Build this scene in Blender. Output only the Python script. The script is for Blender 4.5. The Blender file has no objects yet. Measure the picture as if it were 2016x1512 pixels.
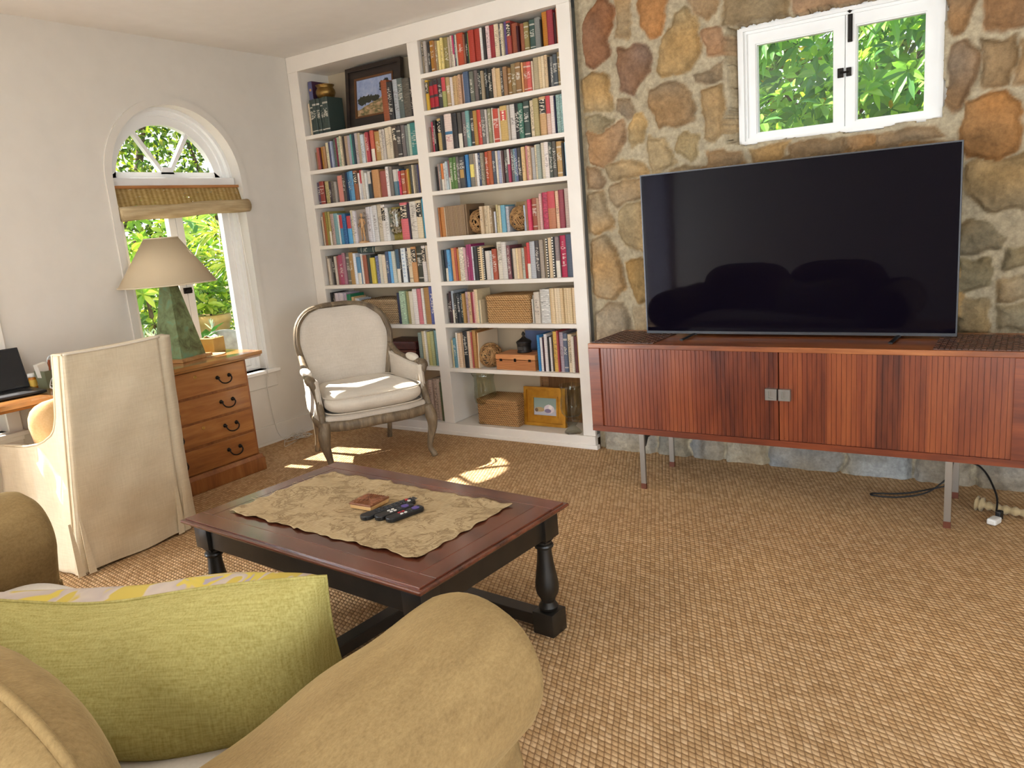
import bpy, bmesh, math, random
import numpy as np
from mathutils import Vector, Matrix
random.seed(7); RNG = np.random.default_rng(7)
PI = math.pi
SC = bpy.context.scene
COL = SC.collection
CAM = np.array([4.681872, -4.2362304, 1.464]); FPX = 1534.5246
RM = np.array([[0.8317400368876451, 0.5492172519913542, -0.08104888125819062],
               [0.04616440036516681, -0.21390670388867916, -0.9757626607789444],
               [-0.5532425861925883, 0.807839298466314, -0.20326905489127015]])
def ray(x, y): return RM.T @ np.array([(x - 1008) / FPX, (y - 756) / FPX, 1.0])
def on_y(x, y, Y):
    d = ray(x, y); return CAM + d * ((Y - CAM[1]) / d[1])
def on_z(x, y, Z):
    d = ray(x, y); return CAM + d * ((Z - CAM[2]) / d[2])

# ------------------------------------------------------------------ helpers
def lin(h):
    h = h.lstrip('#'); c = [int(h[i:i + 2], 16) / 255 for i in (0, 2, 4)]
    return tuple((x / 12.92 if x <= .04045 else ((x + .055) / 1.055) ** 2.4) for x in c) + (1.0,)
def setp(o, label=None, cat=None, group=None, kind=None):
    if label: o['label'] = label
    if cat: o['category'] = cat
    if group: o['group'] = group
    if kind: o['kind'] = kind
    return o
def thing(name, label, cat, loc=(0, 0, 0), rz=0, group=None, rot=None):
    o = bpy.data.objects.new(name, None); COL.objects.link(o); o.empty_display_size = .05
    o.location = loc; o.rotation_euler = rot if rot else (0, 0, rz)
    return setp(o, label, cat, group)
def struct(name, bm, mat, parent=None, smooth=False):
    o = obj(name, bm, mat, parent, smooth)
    if parent is None: o['kind'] = 'structure'
    return o
def obj(name, bm, mat, parent=None, smooth=False, label=None, loc=None, rot=None):
    me = bpy.data.meshes.new(name)
    if isinstance(bm, tuple):
        me.from_pydata(bm[0], [], bm[1]); me.update()
    else:
        bmesh.ops.recalc_face_normals(bm, faces=bm.faces[:]); bm.to_mesh(me); bm.free()
    if smooth:
        for p in me.polygons: p.use_smooth = True
    for m in (mat if isinstance(mat, (list, tuple)) else [mat]):
        if m: me.materials.append(m)
    o = bpy.data.objects.new(name, me); COL.objects.link(o)
    if parent: o.parent = parent
    if loc is not None: o.location = loc
    if rot is not None: o.rotation_euler = rot
    if label: o['label'] = label
    return o
def auto_smooth(o, deg=40):
    me = o.data
    for p in me.polygons: p.use_smooth = True
    try: me.set_sharp_from_angle(angle=math.radians(deg))
    except Exception: pass
    return o
def B(): return bmesh.new()
def box(bm, x0, x1, y0, y1, z0, z1, bev=0, seg=2, M=None, mi=0):
    r = bmesh.ops.create_cube(bm, size=1.0)
    vs = r['verts']
    for v in vs: v.co = Vector(((x0 + x1) / 2 + v.co.x * (x1 - x0), (y0 + y1) / 2 + v.co.y * (y1 - y0), (z0 + z1) / 2 + v.co.z * (z1 - z0)))
    fs = list({f for v in vs for f in v.link_faces})
    if bev:
        es = list({e for v in vs for e in v.link_edges})
        r2 = bmesh.ops.bevel(bm, geom=es, offset=bev, segments=seg, profile=.5, affect='EDGES')
        vs = list({v for f in r2['faces'] for v in f.verts} | {v for v in vs if v.is_valid}); fs = list({f for v in vs for f in v.link_faces})
    if M is not None: bmesh.ops.transform(bm, matrix=M, verts=vs)
    for f in fs: f.material_index = mi
    return vs
def T(x=0, y=0, z=0): return Matrix.Translation((x, y, z))
def RX(a): return Matrix.Rotation(a, 4, 'X')
def RY(a): return Matrix.Rotation(a, 4, 'Y')
def RZ(a): return Matrix.Rotation(a, 4, 'Z')
def frames(pts, closed=False, up=None):
    pts = [Vector(p) for p in pts]; n = len(pts); out = []; prev = None
    for i in range(n):
        a = pts[(i - 1) % n] if (closed or i > 0) else pts[i]
        b = pts[(i + 1) % n] if (closed or i < n - 1) else pts[i]
        t = (b - a).normalized()
        if prev is None:
            u = Vector(up) if up else (Vector((0, 0, 1)) if abs(t.z) < .9 else Vector((1, 0, 0)))
        else: u = prev
        u = (u - t * u.dot(t))
        u = u.normalized() if u.length > 1e-6 else Vector((1, 0, 0))
        prev = u; out.append((pts[i], t, u, t.cross(u)))
    return out
def tube(bm, pts, r, n=8, closed=False, caps=True, r2=None, up=None):
    """swept ellipse; r (and r2) number or list along the path; r along 'up', r2 across"""
    fr = frames(pts, closed, up); rings = []
    for i, (p, t, u, w) in enumerate(fr):
        a = r[i] if isinstance(r, (list, tuple)) else r
        b = (r2[i] if isinstance(r2, (list, tuple)) else r2) if r2 is not None else a
        rings.append([bm.verts.new(p + u * (math.cos(2 * PI * k / n) * a) + w * (math.sin(2 * PI * k / n) * b)) for k in range(n)])
    m = len(rings)
    for i in range(m if closed else m - 1):
        A, C = rings[i], rings[(i + 1) % m]
        for k in range(n): bm.faces.new((A[k], A[(k + 1) % n], C[(k + 1) % n], C[k]))
    if caps and not closed:
        bm.faces.new(rings[0][::-1]); bm.faces.new(rings[-1])
    return rings
def spline(pts, n=8, closed=False):
    P = [Vector(p) for p in pts]; out = []; m = len(P)
    for i in range(m if closed else m - 1):
        if closed: p0, p1, p2, p3 = P[i - 1], P[i], P[(i + 1) % m], P[(i + 2) % m]
        else: p0, p1, p2, p3 = P[max(i - 1, 0)], P[i], P[i + 1], P[min(i + 2, m - 1)]
        for k in range(n):
            t = k / n
            out.append(.5 * ((2 * p1) + (p2 - p0) * t + (2 * p0 - 5 * p1 + 4 * p2 - p3) * t * t + (3 * p1 - p0 - 3 * p2 + p3) * t ** 3))
    if not closed: out.append(P[-1])
    return out
def interp(vals, n):
    """catmull-free linear resample of a list so that it matches spline(pts, n)"""
    out = []
    for i in range(len(vals) - 1):
        for k in range(n): out.append(vals[i] + (vals[i + 1] - vals[i]) * k / n)
    out.append(vals[-1]); return out
def lathe(bm, prof, n=24, M=None, caps=True):
    rings = []
    for r, z in prof:
        rings.append([bm.verts.new((math.cos(2 * PI * k / n) * max(r, 1e-4), math.sin(2 * PI * k / n) * max(r, 1e-4), z)) for k in range(n)])
    for A, C in zip(rings, rings[1:]):
        for k in range(n): bm.faces.new((A[k], A[(k + 1) % n], C[(k + 1) % n], C[k]))
    if caps:
        if prof[0][0] > 1e-3: bm.faces.new(rings[0][::-1])
        if prof[-1][0] > 1e-3: bm.faces.new(rings[-1])
    if M is not None: bmesh.ops.transform(bm, matrix=M, verts=[v for r in rings for v in r])
    return rings
def ring_prism(bm, outer, inner, a0, a1, axis):
    """frame between two same-length closed loops of 2D points, thick along axis from a0 to a1"""
    def P(q, a): return {'x': (a, q[0], q[1]), 'y': (q[0], a, q[1]), 'z': (q[0], q[1], a)}[axis]
    n = len(outer)
    L = [[bm.verts.new(P(q, a)) for q in lp] for lp in (outer, inner) for a in (a0, a1)]
    o0, o1, i0, i1 = L
    for k in range(n):
        j = (k + 1) % n
        for A, C in ((o0, o1), (o1, i1), (i1, i0), (i0, o0)): bm.faces.new((A[k], A[j], C[j], C[k]))
def prism(bm, poly, a0, a1, axis, M=None):
    def P(q, a): return {'x': (a, q[0], q[1]), 'y': (q[0], a, q[1]), 'z': (q[0], q[1], a)}[axis]
    A = [bm.verts.new(P(q, a0)) for q in poly]; C = [bm.verts.new(P(q, a1)) for q in poly]
    n = len(poly)
    bm.faces.new(A[::-1]); bm.faces.new(C)
    for k in range(n): bm.faces.new((A[k], A[(k + 1) % n], C[(k + 1) % n], C[k]))
    if M is not None: bmesh.ops.transform(bm, matrix=M, verts=A + C)
def plate_holes(bm, outer, holes, a0, a1, axis):
    """flat plate with holes (loops of 2D points), thick from a0 to a1"""
    def P(q, a): return {'x': (a, q[0], q[1]), 'y': (q[0], a, q[1]), 'z': (q[0], q[1], a)}[axis]
    loops = []
    for a in (a0, a1):
        es = []; vl = []
        for lp in [outer] + holes:
            vs = [bm.verts.new(P(q, a)) for q in lp]; vl.append(vs)
            es += [bm.edges.new((vs[i], vs[(i + 1) % len(vs)])) for i in range(len(vs))]
        bmesh.ops.triangle_fill(bm, edges=es, use_beauty=True, use_dissolve=False)
        loops.append(vl)
    for A, C in zip(*loops):
        for k in range(len(A)):
            j = (k + 1) % len(A); bm.faces.new((A[k], A[j], C[j], C[k]))
def rrect(x0, x1, y0, y1, r, n=5):
    out = []
    for cx, cy, a in ((x1 - r, y0 + r, -PI / 2), (x1 - r, y1 - r, 0), (x0 + r, y1 - r, PI / 2), (x0 + r, y0 + r, PI)):
        for k in range(n + 1):
            t = a + PI / 2 * k / n; out.append((cx + r * math.cos(t), cy + r * math.sin(t)))
    return out
def grid_surf(bm, f, nu, nv, closed_u=False):
    V = [[bm.verts.new(f(i / (nu - (0 if closed_u else 1)), j / (nv - 1))) for i in range(nu)] for j in range(nv)]
    for j in range(nv - 1):
        for i in range(nu if closed_u else nu - 1):
            k = (i + 1) % nu; bm.faces.new((V[j][i], V[j][k], V[j + 1][k], V[j + 1][i]))
    return V
def puff(bm, w, d, h, n=24, p=4.0, pz=.5, crown=1.0, fn=None):
    """pillow-like solid: superellipse plan w x d, thickness h, thin at rim; fn(x,y,z)->xyz post shape"""
    def sq(t, e): return math.copysign(abs(t) ** e, t)
    e = 2.0 / p
    nu, nv = n * 2, n
    top = []
    rows = []
    for j in range(nv + 1):
        ph = -PI / 2 + PI * j / nv
        row = []
        for i in range(nu):
            th = 2 * PI * i / nu
            c = sq(math.cos(ph), pz)
            x, y, z = w / 2 * c * sq(math.cos(th), e), d / 2 * c * sq(math.sin(th), e), h / 2 * sq(math.sin(ph), crown)
            if fn: x, y, z = fn(x, y, z)
            row.append((x, y, z))
        rows.append(row)
    first = bm.verts.new(rows[0][0]); last = bm.verts.new(rows[-1][0])
    R = [[bm.verts.new(q) for q in r] for r in rows[1:-1]]
    for i in range(nu):
        k = (i + 1) % nu
        bm.faces.new((first, R[0][k], R[0][i])); bm.faces.new((last, R[-1][i], R[-1][k]))
        for j in range(len(R) - 1): bm.faces.new((R[j][i], R[j][k], R[j + 1][k], R[j + 1][i]))
def mat_(o, M):
    o.matrix_basis = M; return o
def subsurf(o, lv=2):
    m = o.modifiers.new('s', 'SUBSURF'); m.levels = lv; m.render_levels = lv; return o
_fc = {}
def lettering(s, size, M, mat, parent, name='lettering', ext=.0004, sx=1.0, align='CENTER'):
    cu = bpy.data.curves.new('t', 'FONT'); cu.body = s; cu.size = size; cu.extrude = ext
    cu.align_x = align; cu.align_y = 'CENTER'; cu.resolution_u = 3
    to = bpy.data.objects.new('t', cu); COL.objects.link(to)
    dg = bpy.context.evaluated_depsgraph_get(); dg.update()
    me = bpy.data.meshes.new_from_object(to.evaluated_get(dg)); bpy.data.objects.remove(to)
    me.name = name; me.materials.clear(); me.materials.append(mat)
    me.transform(M @ Matrix.Diagonal((sx, 1, 1, 1)))
    o = bpy.data.objects.new(name, me); COL.objects.link(o); o.parent = parent
    return o
SPINE_DOWN = Matrix(((0, 1, 0, 0), (0, 0, -1, 0), (-1, 0, 0, 0), (0, 0, 0, 1)))   # text x -> -Z, y -> +X, normal -Y
FACE_FWD = Matrix(((1, 0, 0, 0), (0, 0, -1, 0), (0, 1, 0, 0), (0, 0, 0, 1)))      # text x -> +X, y -> +Z, normal -Y

# ------------------------------------------------------------------ materials
def newmat(name):
    m = bpy.data.materials.new(name); m.use_nodes = True
    nt = m.node_tree; b = nt.nodes['Principled BSDF']
    return m, nt, b
def nd(nt, t, **k):
    n = nt.nodes.new(t)
    for a, v in k.items():
        if a.startswith('i_'):
            key = a[2:]; key = int(key) if key.isdigit() else key.replace('_', ' ')
            n.inputs[key].default_value = v
        else: setattr(n, a, v)
    return n
def ln(nt, a, b): nt.links.new(a, b)
def coords(nt, scale=(1, 1, 1), rot=(0, 0, 0), src='Object'):
    tc = nd(nt, 'ShaderNodeTexCoord'); mp = nd(nt, 'ShaderNodeMapping')
    mp.inputs['Scale'].default_value = scale; mp.inputs['Rotation'].default_value = rot
    ln(nt, tc.outputs[src], mp.inputs['Vector']); return mp.outputs['Vector']
def ramp(nt, fac, stops, interp='LINEAR'):
    r = nd(nt, 'ShaderNodeValToRGB'); r.color_ramp.interpolation = interp
    e = r.color_ramp.elements
    while len(e) < len(stops): e.new(.5)
    for el, (p, c) in zip(e, stops): el.position = p; el.color = lin(c) if isinstance(c, str) else c
    ln(nt, fac, r.inputs['Fac']); return r.outputs['Color']
def noise(nt, vec, scale, detail=3, rough=.55, dist=0, out='Fac'):
    n = nd(nt, 'ShaderNodeTexNoise'); n.inputs['Scale'].default_value = scale; n.inputs['Detail'].default_value = detail
    n.inputs['Roughness'].default_value = rough; n.inputs['Distortion'].default_value = dist
    if vec is not None: ln(nt, vec, n.inputs['Vector'])
    return n.outputs[out]
def mth(nt, op, a, b=None, c=None, clamp=False):
    n = nd(nt, 'ShaderNodeMath', operation=op, use_clamp=clamp)
    for i, v in enumerate((a, b, c)):
        if v is None: continue
        if isinstance(v, (int, float)): n.inputs[i].default_value = v
        else: ln(nt, v, n.inputs[i])
    return n.outputs[0]
def mixc(nt, fac, a, b, mode='MIX'):
    n = nd(nt, 'ShaderNodeMix', data_type='RGBA', blend_type=mode)
    for k, v in ((0, fac), (6, a), (7, b)):
        if isinstance(v, (int, float)): n.inputs[k].default_value = v
        elif isinstance(v, str): n.inputs[k].default_value = lin(v)
        elif isinstance(v, tuple): n.inputs[k].default_value = v
        else: ln(nt, v, n.inputs[k])
    return n.outputs[2]
def bump(nt, b, h, strength=.3, dist=.01):
    n = nd(nt, 'ShaderNodeBump'); n.inputs['Strength'].default_value = strength; n.inputs['Distance'].default_value = dist
    ln(nt, h, n.inputs['Height']); ln(nt, n.outputs['Normal'], b.inputs['Normal'])
def plain(name, c, rough=.55, metal=0, c2=None, nscale=8, bstr=0, bscale=60, spec=.5, sheen=0, coat=0, stretch=(1, 1, 1)):
    m, nt, b = newmat(name)
    v = coords(nt, stretch)
    if c2: ln(nt, ramp(nt, noise(nt, v, nscale), [(.35, c), (.65, c2)]), b.inputs['Base Color'])
    else:
        ln(nt, ramp(nt, noise(nt, v, nscale), [(.3, tuple(x * .96 for x in lin(c)[:3]) + (1,)), (.7, c)]), b.inputs['Base Color'])
    b.inputs['Roughness'].default_value = rough; b.inputs['Metallic'].default_value = metal
    b.inputs['Specular IOR Level'].default_value = spec
    if sheen: b.inputs['Sheen Weight'].default_value = sheen
    if coat: b.inputs['Coat Weight'].default_value = coat; b.inputs['Coat Roughness'].default_value = .15
    if bstr: bump(nt, b, noise(nt, v, bscale, 2), bstr, .004)
    return m
def wood(name, c1, c2, c3, axis='x', scale=3.0, rough=.4, coat=0.0, grain=14, spec=.5):
    m, nt, b = newmat(name)
    s = {'x': (.12, 1, 1), 'y': (1, .12, 1), 'z': (1, 1, .12)}[axis]
    v = coords(nt, s)
    f1 = noise(nt, v, scale * 3, 4, .6, .6); f2 = noise(nt, v, scale * grain, 2, .6)
    f = mth(nt, 'ADD', mth(nt, 'MULTIPLY', f1, .75), mth(nt, 'MULTIPLY', f2, .25))
    ln(nt, ramp(nt, f, [(.34, c1), (.5, c2), (.66, c3)]), b.inputs['Base Color'])
    b.inputs['Roughness'].default_value = rough; b.inputs['Specular IOR Level'].default_value = spec
    if coat: b.inputs['Coat Weight'].default_value = coat; b.inputs['Coat Roughness'].default_value = .12
    bump(nt, b, f2, .06, .002)
    return m
def linen(name, c1, c2, thread=420, bstr=.25, rough=.9, nscale=30, sheen=.15, slub=.5):
    """woven cloth: crossed threads plus uneven slubs"""
    m, nt, b = newmat(name)
    vx = coords(nt, (1, 1, .06)); vz = coords(nt, (.06, .06, 1))
    a = noise(nt, vx, thread * .5, 2); c = noise(nt, vz, thread * .5, 2)
    big = noise(nt, coords(nt), nscale * .12, 3)
    w = mth(nt, 'ADD', mth(nt, 'MULTIPLY', a, slub), mth(nt, 'MULTIPLY', c, slub))
    f = mth(nt, 'ADD', mth(nt, 'MULTIPLY', w, .55), mth(nt, 'MULTIPLY', big, .45))
    ln(nt, ramp(nt, f, [(.32, c1), (.62, c2)]), b.inputs['Base Color'])
    b.inputs['Roughness'].default_value = rough; b.inputs['Specular IOR Level'].default_value = .2
    b.inputs['Sheen Weight'].default_value = sheen
    bump(nt, b, w, bstr, .002)
    return m
def glass(name, tint='#FFFFFF', refl=.06, rough=.0):
    """thin window pane: clear with a faint surface reflection"""
    m = bpy.data.materials.new(name); m.use_nodes = True; nt = m.node_tree; nt.nodes.clear()
    o = nd(nt, 'ShaderNodeOutputMaterial'); tr = nd(nt, 'ShaderNodeBsdfTransparent'); gl = nd(nt, 'ShaderNodeBsdfGlossy')
    tr.inputs['Color'].default_value = lin(tint); gl.inputs['Roughness'].default_value = rough
    fr = nd(nt, 'ShaderNodeLayerWeight'); fr.inputs['Blend'].default_value = .5
    mx = nd(nt, 'ShaderNodeMixShader')
    ln(nt, mth(nt, 'ADD', refl * .5, mth(nt, 'MULTIPLY', mth(nt, 'POWER', fr.outputs['Facing'], 5), refl * 12), clamp=True), mx.inputs[0]); ln(nt, tr.outputs[0], mx.inputs[1]); ln(nt, gl.outputs[0], mx.inputs[2])
    ln(nt, mx.outputs[0], o.inputs['Surface']); return m

PAINT = plain('wall_paint', '#D8D3CA', .85, bstr=.05, bscale=220, spec=.25)
CEILM = plain('ceiling_paint', '#E6E3DE', .85, spec=.25, bstr=.03, bscale=200)
WHITE = plain('white_gloss_paint', '#E9E5DE', .38, spec=.45)
SHELFW = plain('shelf_white_paint', '#E6DFD5', .42, spec=.4)
WINW = plain('window_white_paint', '#ECECEA', .35)
PANE = glass('window_glass')
IRON = plain('dark_iron', '#231E1A', .45, .7)
BRASS = plain('aged_brass', '#9A7B45', .38, .9, c2='#7A5E32', nscale=20)

def carpet_mat():
    m, nt, b = newmat('sisal_weave')
    mp = coords(nt, (1, 1, 1), (0, 0, math.radians(-23)))
    sp = nd(nt, 'ShaderNodeSeparateXYZ'); ln(nt, mp, sp.inputs[0])
    wob = mth(nt, 'MULTIPLY', mth(nt, 'SUBTRACT', noise(nt, mp, 9, 2), .5), .5)
    u = mth(nt, 'ADD', mth(nt, 'MULTIPLY', sp.outputs[0], 52), wob)
    row = mth(nt, 'FLOOR', u)
    fu = mth(nt, 'FRACT', u)
    v = mth(nt, 'ADD', mth(nt, 'MULTIPLY', sp.outputs[1], 46), mth(nt, 'MULTIPLY', row, .5))
    v = mth(nt, 'ADD', v, mth(nt, 'MULTIPLY', fu, .55))
    cell = mth(nt, 'FLOOR', v); fv = mth(nt, 'FRACT', v)
    hu = mth(nt, 'SINE', mth(nt, 'MULTIPLY', fu, PI)); hv = mth(nt, 'SINE', mth(nt, 'MULTIPLY', fv, PI))
    h = mth(nt, 'MULTIPLY', mth(nt, 'POWER', hu, .6), mth(nt, 'POWER', hv, .7))
    cx = nd(nt, 'ShaderNodeCombineXYZ'); ln(nt, row, cx.inputs[0]); ln(nt, cell, cx.inputs[1])
    wn = nd(nt, 'ShaderNodeTexWhiteNoise', noise_dimensions='2D'); ln(nt, cx.outputs[0], wn.inputs['Vector'])
    fib = noise(nt, mp, 330, 2, .6)
    tone = mth(nt, 'ADD', mth(nt, 'MULTIPLY', wn.outputs['Value'], .35), mth(nt, 'MULTIPLY', fib, .65))
    c = ramp(nt, tone, [(.2, '#A8845A'), (.5, '#C6A276'), (.82, '#DEBE96')])
    gap = ramp(nt, h, [(.0, '#8A6A48'), (.5, '#FFFFFF')])
    c = mixc(nt, .8, c, gap, 'MULTIPLY')
    big = ramp(nt, noise(nt, mp, 1.1, 3), [(.3, (.86, .86, .86, 1)), (.7, (1.08, 1.06, 1.02, 1))])
    ln(nt, mixc(nt, 1.0, c, big, 'MULTIPLY'), b.inputs['Base Color'])
    b.inputs['Roughness'].default_value = .8; b.inputs['Specular IOR Level'].default_value = .25
    hh = mth(nt, 'ADD', h, mth(nt, 'MULTIPLY', fib, .35))
    bump(nt, b, hh, .8, .006)
    return m
SISAL = carpet_mat()

# ------------------------------------------------------------------ camera
cd = bpy.data.cameras.new('camera'); cam = bpy.data.objects.new('camera', cd); COL.objects.link(cam)
right, down, fwd = Vector(RM[0]), Vector(RM[1]), Vector(RM[2])
Rm = Matrix((right, -down, -fwd)).transposed().to_4x4()
cam.matrix_world = Matrix.Translation(Vector(CAM)) @ Rm
cd.sensor_width = 36; cd.sensor_fit = 'HORIZONTAL'; cd.lens = FPX / 2016 * 36; cd.clip_start = .02; cd.clip_end = 200
SC.camera = cam

# ------------------------------------------------------------------ room shell
ZC = 2.775; XR = 7.6; YF = -6.1
def arch(yc, hw, zb, zs, n=28):
    pts = [(yc - hw, zb), (yc + hw, zb)]
    pts += [(yc + hw * math.cos(PI * k / n), zs + hw * math.sin(PI * k / n)) for k in range(n + 1)]
    return pts
WY, WH, WB, WS = -1.0225, .4675, .552, 1.905          # arched window 1
bm = B(); box(bm, -.3, XR + .2, YF - .2, .6, -.12, 0); struct('floor', bm, SISAL)
bm = B(); box(bm, -.3, XR + .2, YF - .2, .6, ZC, ZC + .12); struct('ceiling', bm, CEILM)
bm = B()
plate_holes(bm, [(YF, 0), (.4, 0), (.4, ZC), (YF, ZC)],
            [arch(WY, WH, WB, WS), [(-3.27, .552), (-2.335, .552), (-2.335, 1.70), (-3.27, 1.70)], [(-5.95, .05), (-4.45, .05), (-4.45, 2.15), (-5.95, 2.15)]], -.2, 0, 'x')
struct('wall_left', bm, PAINT)
bm = B(); plate_holes(bm, [(YF, 0), (.4, 0), (.4, ZC), (YF, ZC)], [[(-5.2, .6), (-3.2, .6), (-3.2, 2.15), (-5.2, 2.15)]], XR, XR + .15, 'x'); struct('wall_right', bm, PAINT)
bm = B(); plate_holes(bm, [(-.2, 0), (XR, 0), (XR, ZC), (-.2, ZC)], [[(4.5, .05), (6.9, .05), (6.9, 2.15), (4.5, 2.15)], [(.38, .1), (.66, .1), (.66, 2.1), (.38, 2.1)]], YF - .15, YF, 'y'); struct('wall_front', bm, PAINT)
bm = B(); box(bm, -.2, 2.42, .34, .4, 0, ZC); struct('wall_behind_shelves', bm, PAINT)
bm = B(); box(bm, 0, .016, -3.9, 0, 0, .135, .004); box(bm, 0, .022, -3.9, 0, 0, .02); struct('baseboard_left', bm, PAINT)

# window 1 (arched)
w = bpy.data.objects.new('window_1', None); COL.objects.link(w); w['kind'] = 'structure'
bm = B(); ring_prism(bm, arch(WY, WH + .045, WB - .02, WS), arch(WY, WH - .001, WB - .02, WS), 0, .012, 'x'); obj('casing', bm, PAINT, w)
bm = B(); ring_prism(bm, arch(WY, WH, WB, WS), arch(WY, WH - .022, WB + .012, WS), -.2, -.085, 'x')
ring_prism(bm, arch(WY, WH - .018, WB, WS), arch(WY, WH - .05, WB + .028, WS), -.2, -.115, 'x'); obj('frame', bm, WINW, w)
bm = B(); box(bm, -.15, -.06, WY - WH + .004, WY + WH - .004, 1.868, 1.925, .004); obj('transom', bm, WINW, w)
XS0, XS1 = -.175, -.13
def half(hw, zb, n=28): return [(WY - hw, zb), (WY + hw, zb)] + [(WY + hw * math.cos(PI * k / n), WS + hw * math.sin(PI * k / n)) for k in range(n + 1)]
bm = B()
ring_prism(bm, half(WH - .045, WS + .012), half(WH - .105, WS + .062), XS0, XS1, 'x')
sash = obj('arch_sash', bm, WINW, w)
bm = B()
for a in (58, 122):
    ca, sa = math.cos(math.radians(a)), math.sin(math.radians(a)); L = WH - .075
    c0 = Vector((0, WY + .05 * ca, WS + .04 + .02)); c1 = Vector((0, WY + L * ca, WS + L * sa))
    d = (c1 - c0); q = Vector((0, -d.z, d.y)).normalized() * .013
    P4 = [c0 - q, c0 + q, c1 + q, c1 - q]
    prism(bm, [(p.y, p.z) for p in P4], -.17, -.135, 'x')
prism(bm, [(WY - .05, WS + .05), (WY + .05, WS + .05), (WY + .03, WS + .095), (WY - .03, WS + .095)], -.172, -.13, 'x')
obj('muntin', bm, WINW, sash)
bm = B(); prism(bm, half(WH - .1, WS + .055), -.155, -.151, 'x'); obj('pane', bm, PANE, sash)
for s in (-1, 1):
    y0, y1 = (WY - WH + .05, WY - .002) if s < 0 else (WY + .002, WY + WH - .05)
    bm = B(); ring_prism(bm, [(y0, .585), (y1, .585), (y1, 1.862), (y0, 1.862)], [(y0 + .05, .65), (y1 - .05, .65), (y1 - .05, 1.81), (y0 + .05, 1.81)], XS0, XS1, 'x')
    cs = obj('casement', bm, WINW, w)
    bm = B(); box(bm, -.156, -.152, y0 + .045, y1 - .045, .645, 1.815); obj('pane', bm, PANE, cs)
bm = B(); box(bm, -.13, -.115, WY - .03, WY + .03, 1.165, 1.205, .003); box(bm, -.118, -.1, WY - .022, WY + .022, 1.178, 1.19, .003); obj('latch', bm, IRON, w)
bm = B(); box(bm, -.1, .05, WY - WH - .06, WY + WH + .075, .526, .552, .005); obj('sill', bm, WHITE, w)
bm = B(); box(bm, 0, .016, WY - WH - .04, WY + WH + .06, .42, .527, .003); obj('apron', bm, PAINT, w)

# window 3 (beside the desk, its casing just enters the frame)
w = bpy.data.objects.new('window_3', None); COL.objects.link(w); w['kind'] = 'structure'
def rect(y0, y1, z0, z1): return [(y0, z0), (y1, z0), (y1, z1), (y0, z1)]
bm = B(); ring_prism(bm, rect(-3.33, -2.275, .5, 1.76), rect(-3.262, -2.343, .56, 1.695), 0, .018, 'x'); obj('casing', bm, WHITE, w)
bm = B(); ring_prism(bm, rect(-3.27, -2.335, .552, 1.7), rect(-3.2, -2.405, .63, 1.63), -.17, -.12, 'x'); obj('frame', bm, WINW, w)
bm = B(); box(bm, -.17, -.125, -2.84, -2.765, .6, 1.66); obj('muntin', bm, WINW, w)
bm = B(); box(bm, -.15, -.146, -3.22, -2.39, .6, 1.66); obj('pane', bm, PANE, w)
bm = B(); box(bm, -.1, .05, -3.36, -2.255, .526, .552, .005); obj('sill', bm, WHITE, w)
bm = B(); box(bm, 0, .016, -3.33, -2.28, .42, .527, .003); obj('apron', bm, PAINT, w)

# unseen windows behind the camera; wide front and right ones added for fill light
for nm, ax, a, lo, hi, z0, z1, nmu in (('window_4', 'x', -.1, -5.95, -4.45, .05, 2.15, 3), ('fill_window_5', 'y', YF - .08, 4.5, 6.9, .05, 2.15, 4), ('window_7', 'y', YF - .08, .38, .66, .1, 2.1, 1), ('fill_window_6', 'x', XR + .07, -5.2, -3.2, .6, 2.15, 3)):
    w = bpy.data.objects.new(nm, None); COL.objects.link(w); w['kind'] = 'structure'
    bm = B(); R4 = lambda e: [(lo + e, z0 + e), (hi - e, z0 + e), (hi - e, z1 - e), (lo + e, z1 - e)]
    ring_prism(bm, R4(0), R4(.07), a - .03, a + .03, ax)
    for k in range(1, nmu):
        c = lo + (hi - lo) * k / nmu
        prism(bm, [(c - .02, z0 + .05), (c + .02, z0 + .05), (c + .02, z1 - .05), (c - .02, z1 - .05)], a - .02, a + .02, ax)
    obj('frame', bm, WINW, w)
    bm = B(); prism(bm, R4(.06), a - .002, a + .002, ax); obj('pane', bm, PANE, w)

# thin curtain hanging inside the narrow glazed door behind the camera
m, nt, b = newmat('sheer_curtain'); b.inputs['Base Color'].default_value = lin('#DCD8E0'); b.inputs['Roughness'].default_value = .9
tl = nd(nt, 'ShaderNodeBsdfTranslucent'); tl.inputs['Color'].default_value = lin('#DCD8E4'); mx = nd(nt, 'ShaderNodeMixShader', i_0=.6); ln(nt, b.outputs[0], mx.inputs[1]); ln(nt, tl.outputs[0], mx.inputs[2]); ln(nt, mx.outputs[0], nt.nodes['Material Output'].inputs['Surface'])
bm = B(); grid_surf(bm, lambda u, v: (.36 + u * .32, YF + .06 + .02 * math.sin(u * 38 + .6 * v), .05 + v * 2.12), 60, 4)
o = obj('sheer_curtain', bm, m, None, True); setp(o, 'sheer white curtain over the narrow glazed door behind the sofa', 'curtain')
P4, P5, P6, EXPO = 300, 120, 70, 0.45
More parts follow.
